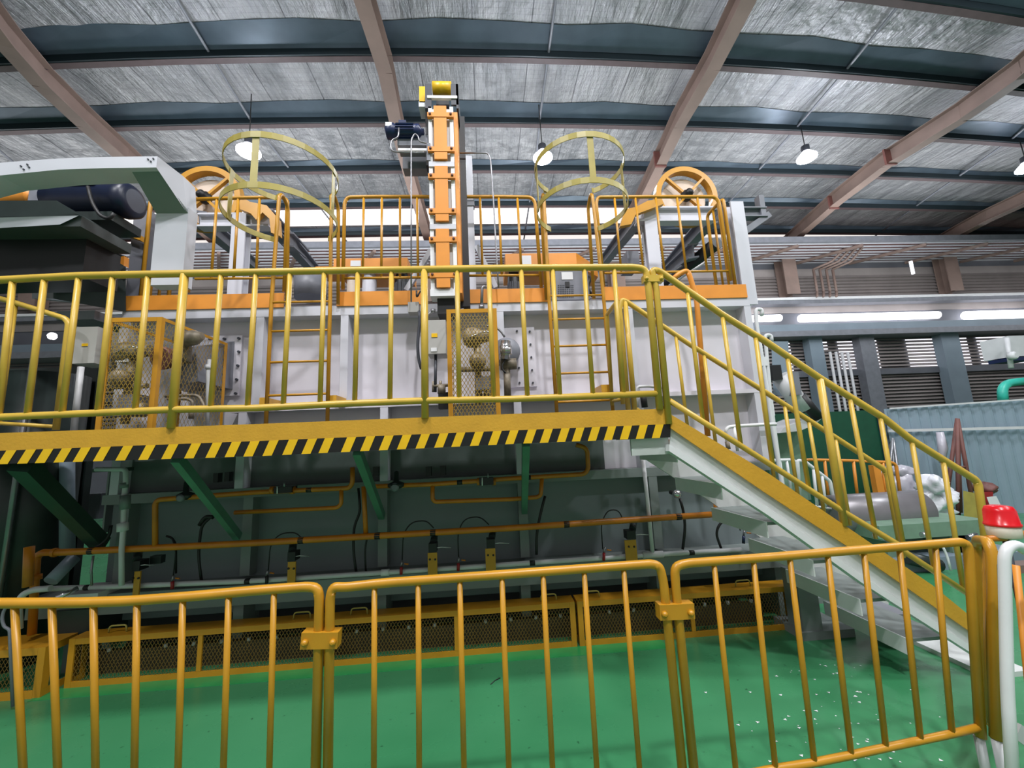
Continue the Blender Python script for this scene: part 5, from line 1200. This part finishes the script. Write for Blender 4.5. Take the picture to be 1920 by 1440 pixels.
L = thing('pump_unit', 'small dark pump with pale bracket below the stair beside the furnace', 'pump', at(1470, 1100, 3.9)); MB().cyl(at(1440, 1082, 3.9), at(1478, 1080, 3.9), .09, 16).build('pump_body', M['black'], L); MB().box(tuple(at(1462, 1100, 3.85)), tuple(at(1500, 1072, 3.85)+V((0, .04, 0)))).build('pale_bracket', M['wpipe'], L); MB().box(tuple(at(1440, 1106, 3.9)), (at(1500, 1106, 3.9).x, 4.2, 0)).build('pump_plinth', M['deepgrey'], L)
# wall unit and turquoise pipe at the right edge
L = thing('wall_unit', 'white air unit hanging at the right edge above the turquoise pipe', 'unit', at(1910, 650, 9.0)); MB().box(tuple(at(1900, 668, 9.0)), tuple(at(1950, 628, 9.0)+V((0, .6, 0)))).build('unit_body', M['cwhite'], L); MB().cyl(at(1888, 634, 8.9), at(1896, 690, 8.9), .05, 10).build('hanger', M['cwhite'], L); MB().lathe(at(1893, 668, 8.8), (0, -1, 0), [(0, .1), (.1, .1), (.14, .06)], 18).build('fan_hub', M['cwhite'], L)
MB().box(tuple(at(1900, 676, 9.0)), tuple(at(1945, 668, 9.0)+V((0, .5, 0)))).build('dark_tray', M['blue'], L)
tag(MB().tube(pts(8.2, (1881, 752), (1879, 728), (1890, 718), (1935, 713)), .085, 12, fil=.3).build('turquoise_pipe', M['teal']), 'thick turquoise pipe bending above the corrugated fence', 'pipe')

struct('trim_1', MB().box((-3.25, 3.29, 0), (1.35, 3.425, .003)), M['fresh'])
# floor flecks
b = MB(); rnd = random.Random(4)
for k in range(90):
    x = rnd.gauss(1560, 110); y = rnd.uniform(1240, 1430)
    if x < 1290: continue
    q = atz(x, y, .002); s = rnd.uniform(.003, .011); t = rnd.uniform(0, 6)
    b.v += [q+V((math.cos(t+j*2.1)*s*(1+.5*(j == 1)), math.sin(t+j*2.1)*s, 0)) for j in range(3)]; k_ = len(b.v); b.face((k_-3, k_-2, k_-1))
tag(b.build('paint_flecks', M['cwhite']), 'scattered white flecks on the green floor at the right', 'flecks', kind='stuff')
tag(MB().tube([atz(920, 1283, .003), atz(928, 1276, .003), atz(938, 1271, .003)], .003, 6).build('cable_scrap', M['rubber']), 'short curved black scrap lying on the green floor', 'scrap')

# ================================================================== LIGHT
w = bpy.data.worlds.new('hall_daylight'); bpy.context.scene.world = w; w.use_nodes = True
w.node_tree.nodes['Background'].inputs[0].default_value = (.9, .9, .92, 1); w.node_tree.nodes['Background'].inputs[1].default_value = .42
def area(name, loc, tgt, sx, sy, e, col=(1, 1, 1)):
    d = bpy.data.lights.new(name, 'AREA'); d.shape = 'RECTANGLE'; d.size = sx; d.size_y = sy; d.energy = e; d.color = col
    o = bpy.data.objects.new(name, d); C.objects.link(o); o.location = loc
    o.rotation_euler = (V(tgt)-V(loc)).to_track_quat('-Z', 'Y').to_euler(); return o
area('hall_lamp_light', (.9, -2.2, 9.5), (.9, 1, 0), .35, .35, 430, (.96, .97, 1))
area('hall_lamp_light', (7.6, -2.3, 9.5), (5, 1, 0), .35, .35, 240, (.96, .97, 1))
area('hall_lamp_light', (-5.8, -2.6, 9.5), (-4, 2, 0), .6, .6, 280, (.96, .97, 1))
area('hall_lamp_light', (-3.5, .4, 9.6), (-3, 3.5, 2), .6, .6, 330, (.98, .97, 1))
area('hall_lamp_light', (3.2, .4, 9.6), (3, 3.5, 2), .6, .6, 330, (.98, .97, 1))
area('hall_lamp_light', (10, 3, 9.0), (9, 6, 0), 1, 1, 420, (.9, .95, 1))
area('eaves_fill', (0, 11.6, 7.2), (0, 12.2, 10.4), 34, 1.5, 900, (.97, .98, 1))  # added uplight in mid-air, brightens the foil towards the eaves
area('eaves_fill', (18, 13, 7.0), (18, 15.9, 5.5), 26, 1.5, 260, (.95, .97, 1))  # added fill aimed at the right of the back wall
area('roof_bounce_light', (1, 6.5, 6.6), (1, 9.5, 10.4), 18, 3, 190, (.95, .97, 1))
sc = bpy.context.scene
sc.view_settings.view_transform = 'Standard'; sc.view_settings.look = 'None'; sc.view_settings.exposure = 0.0
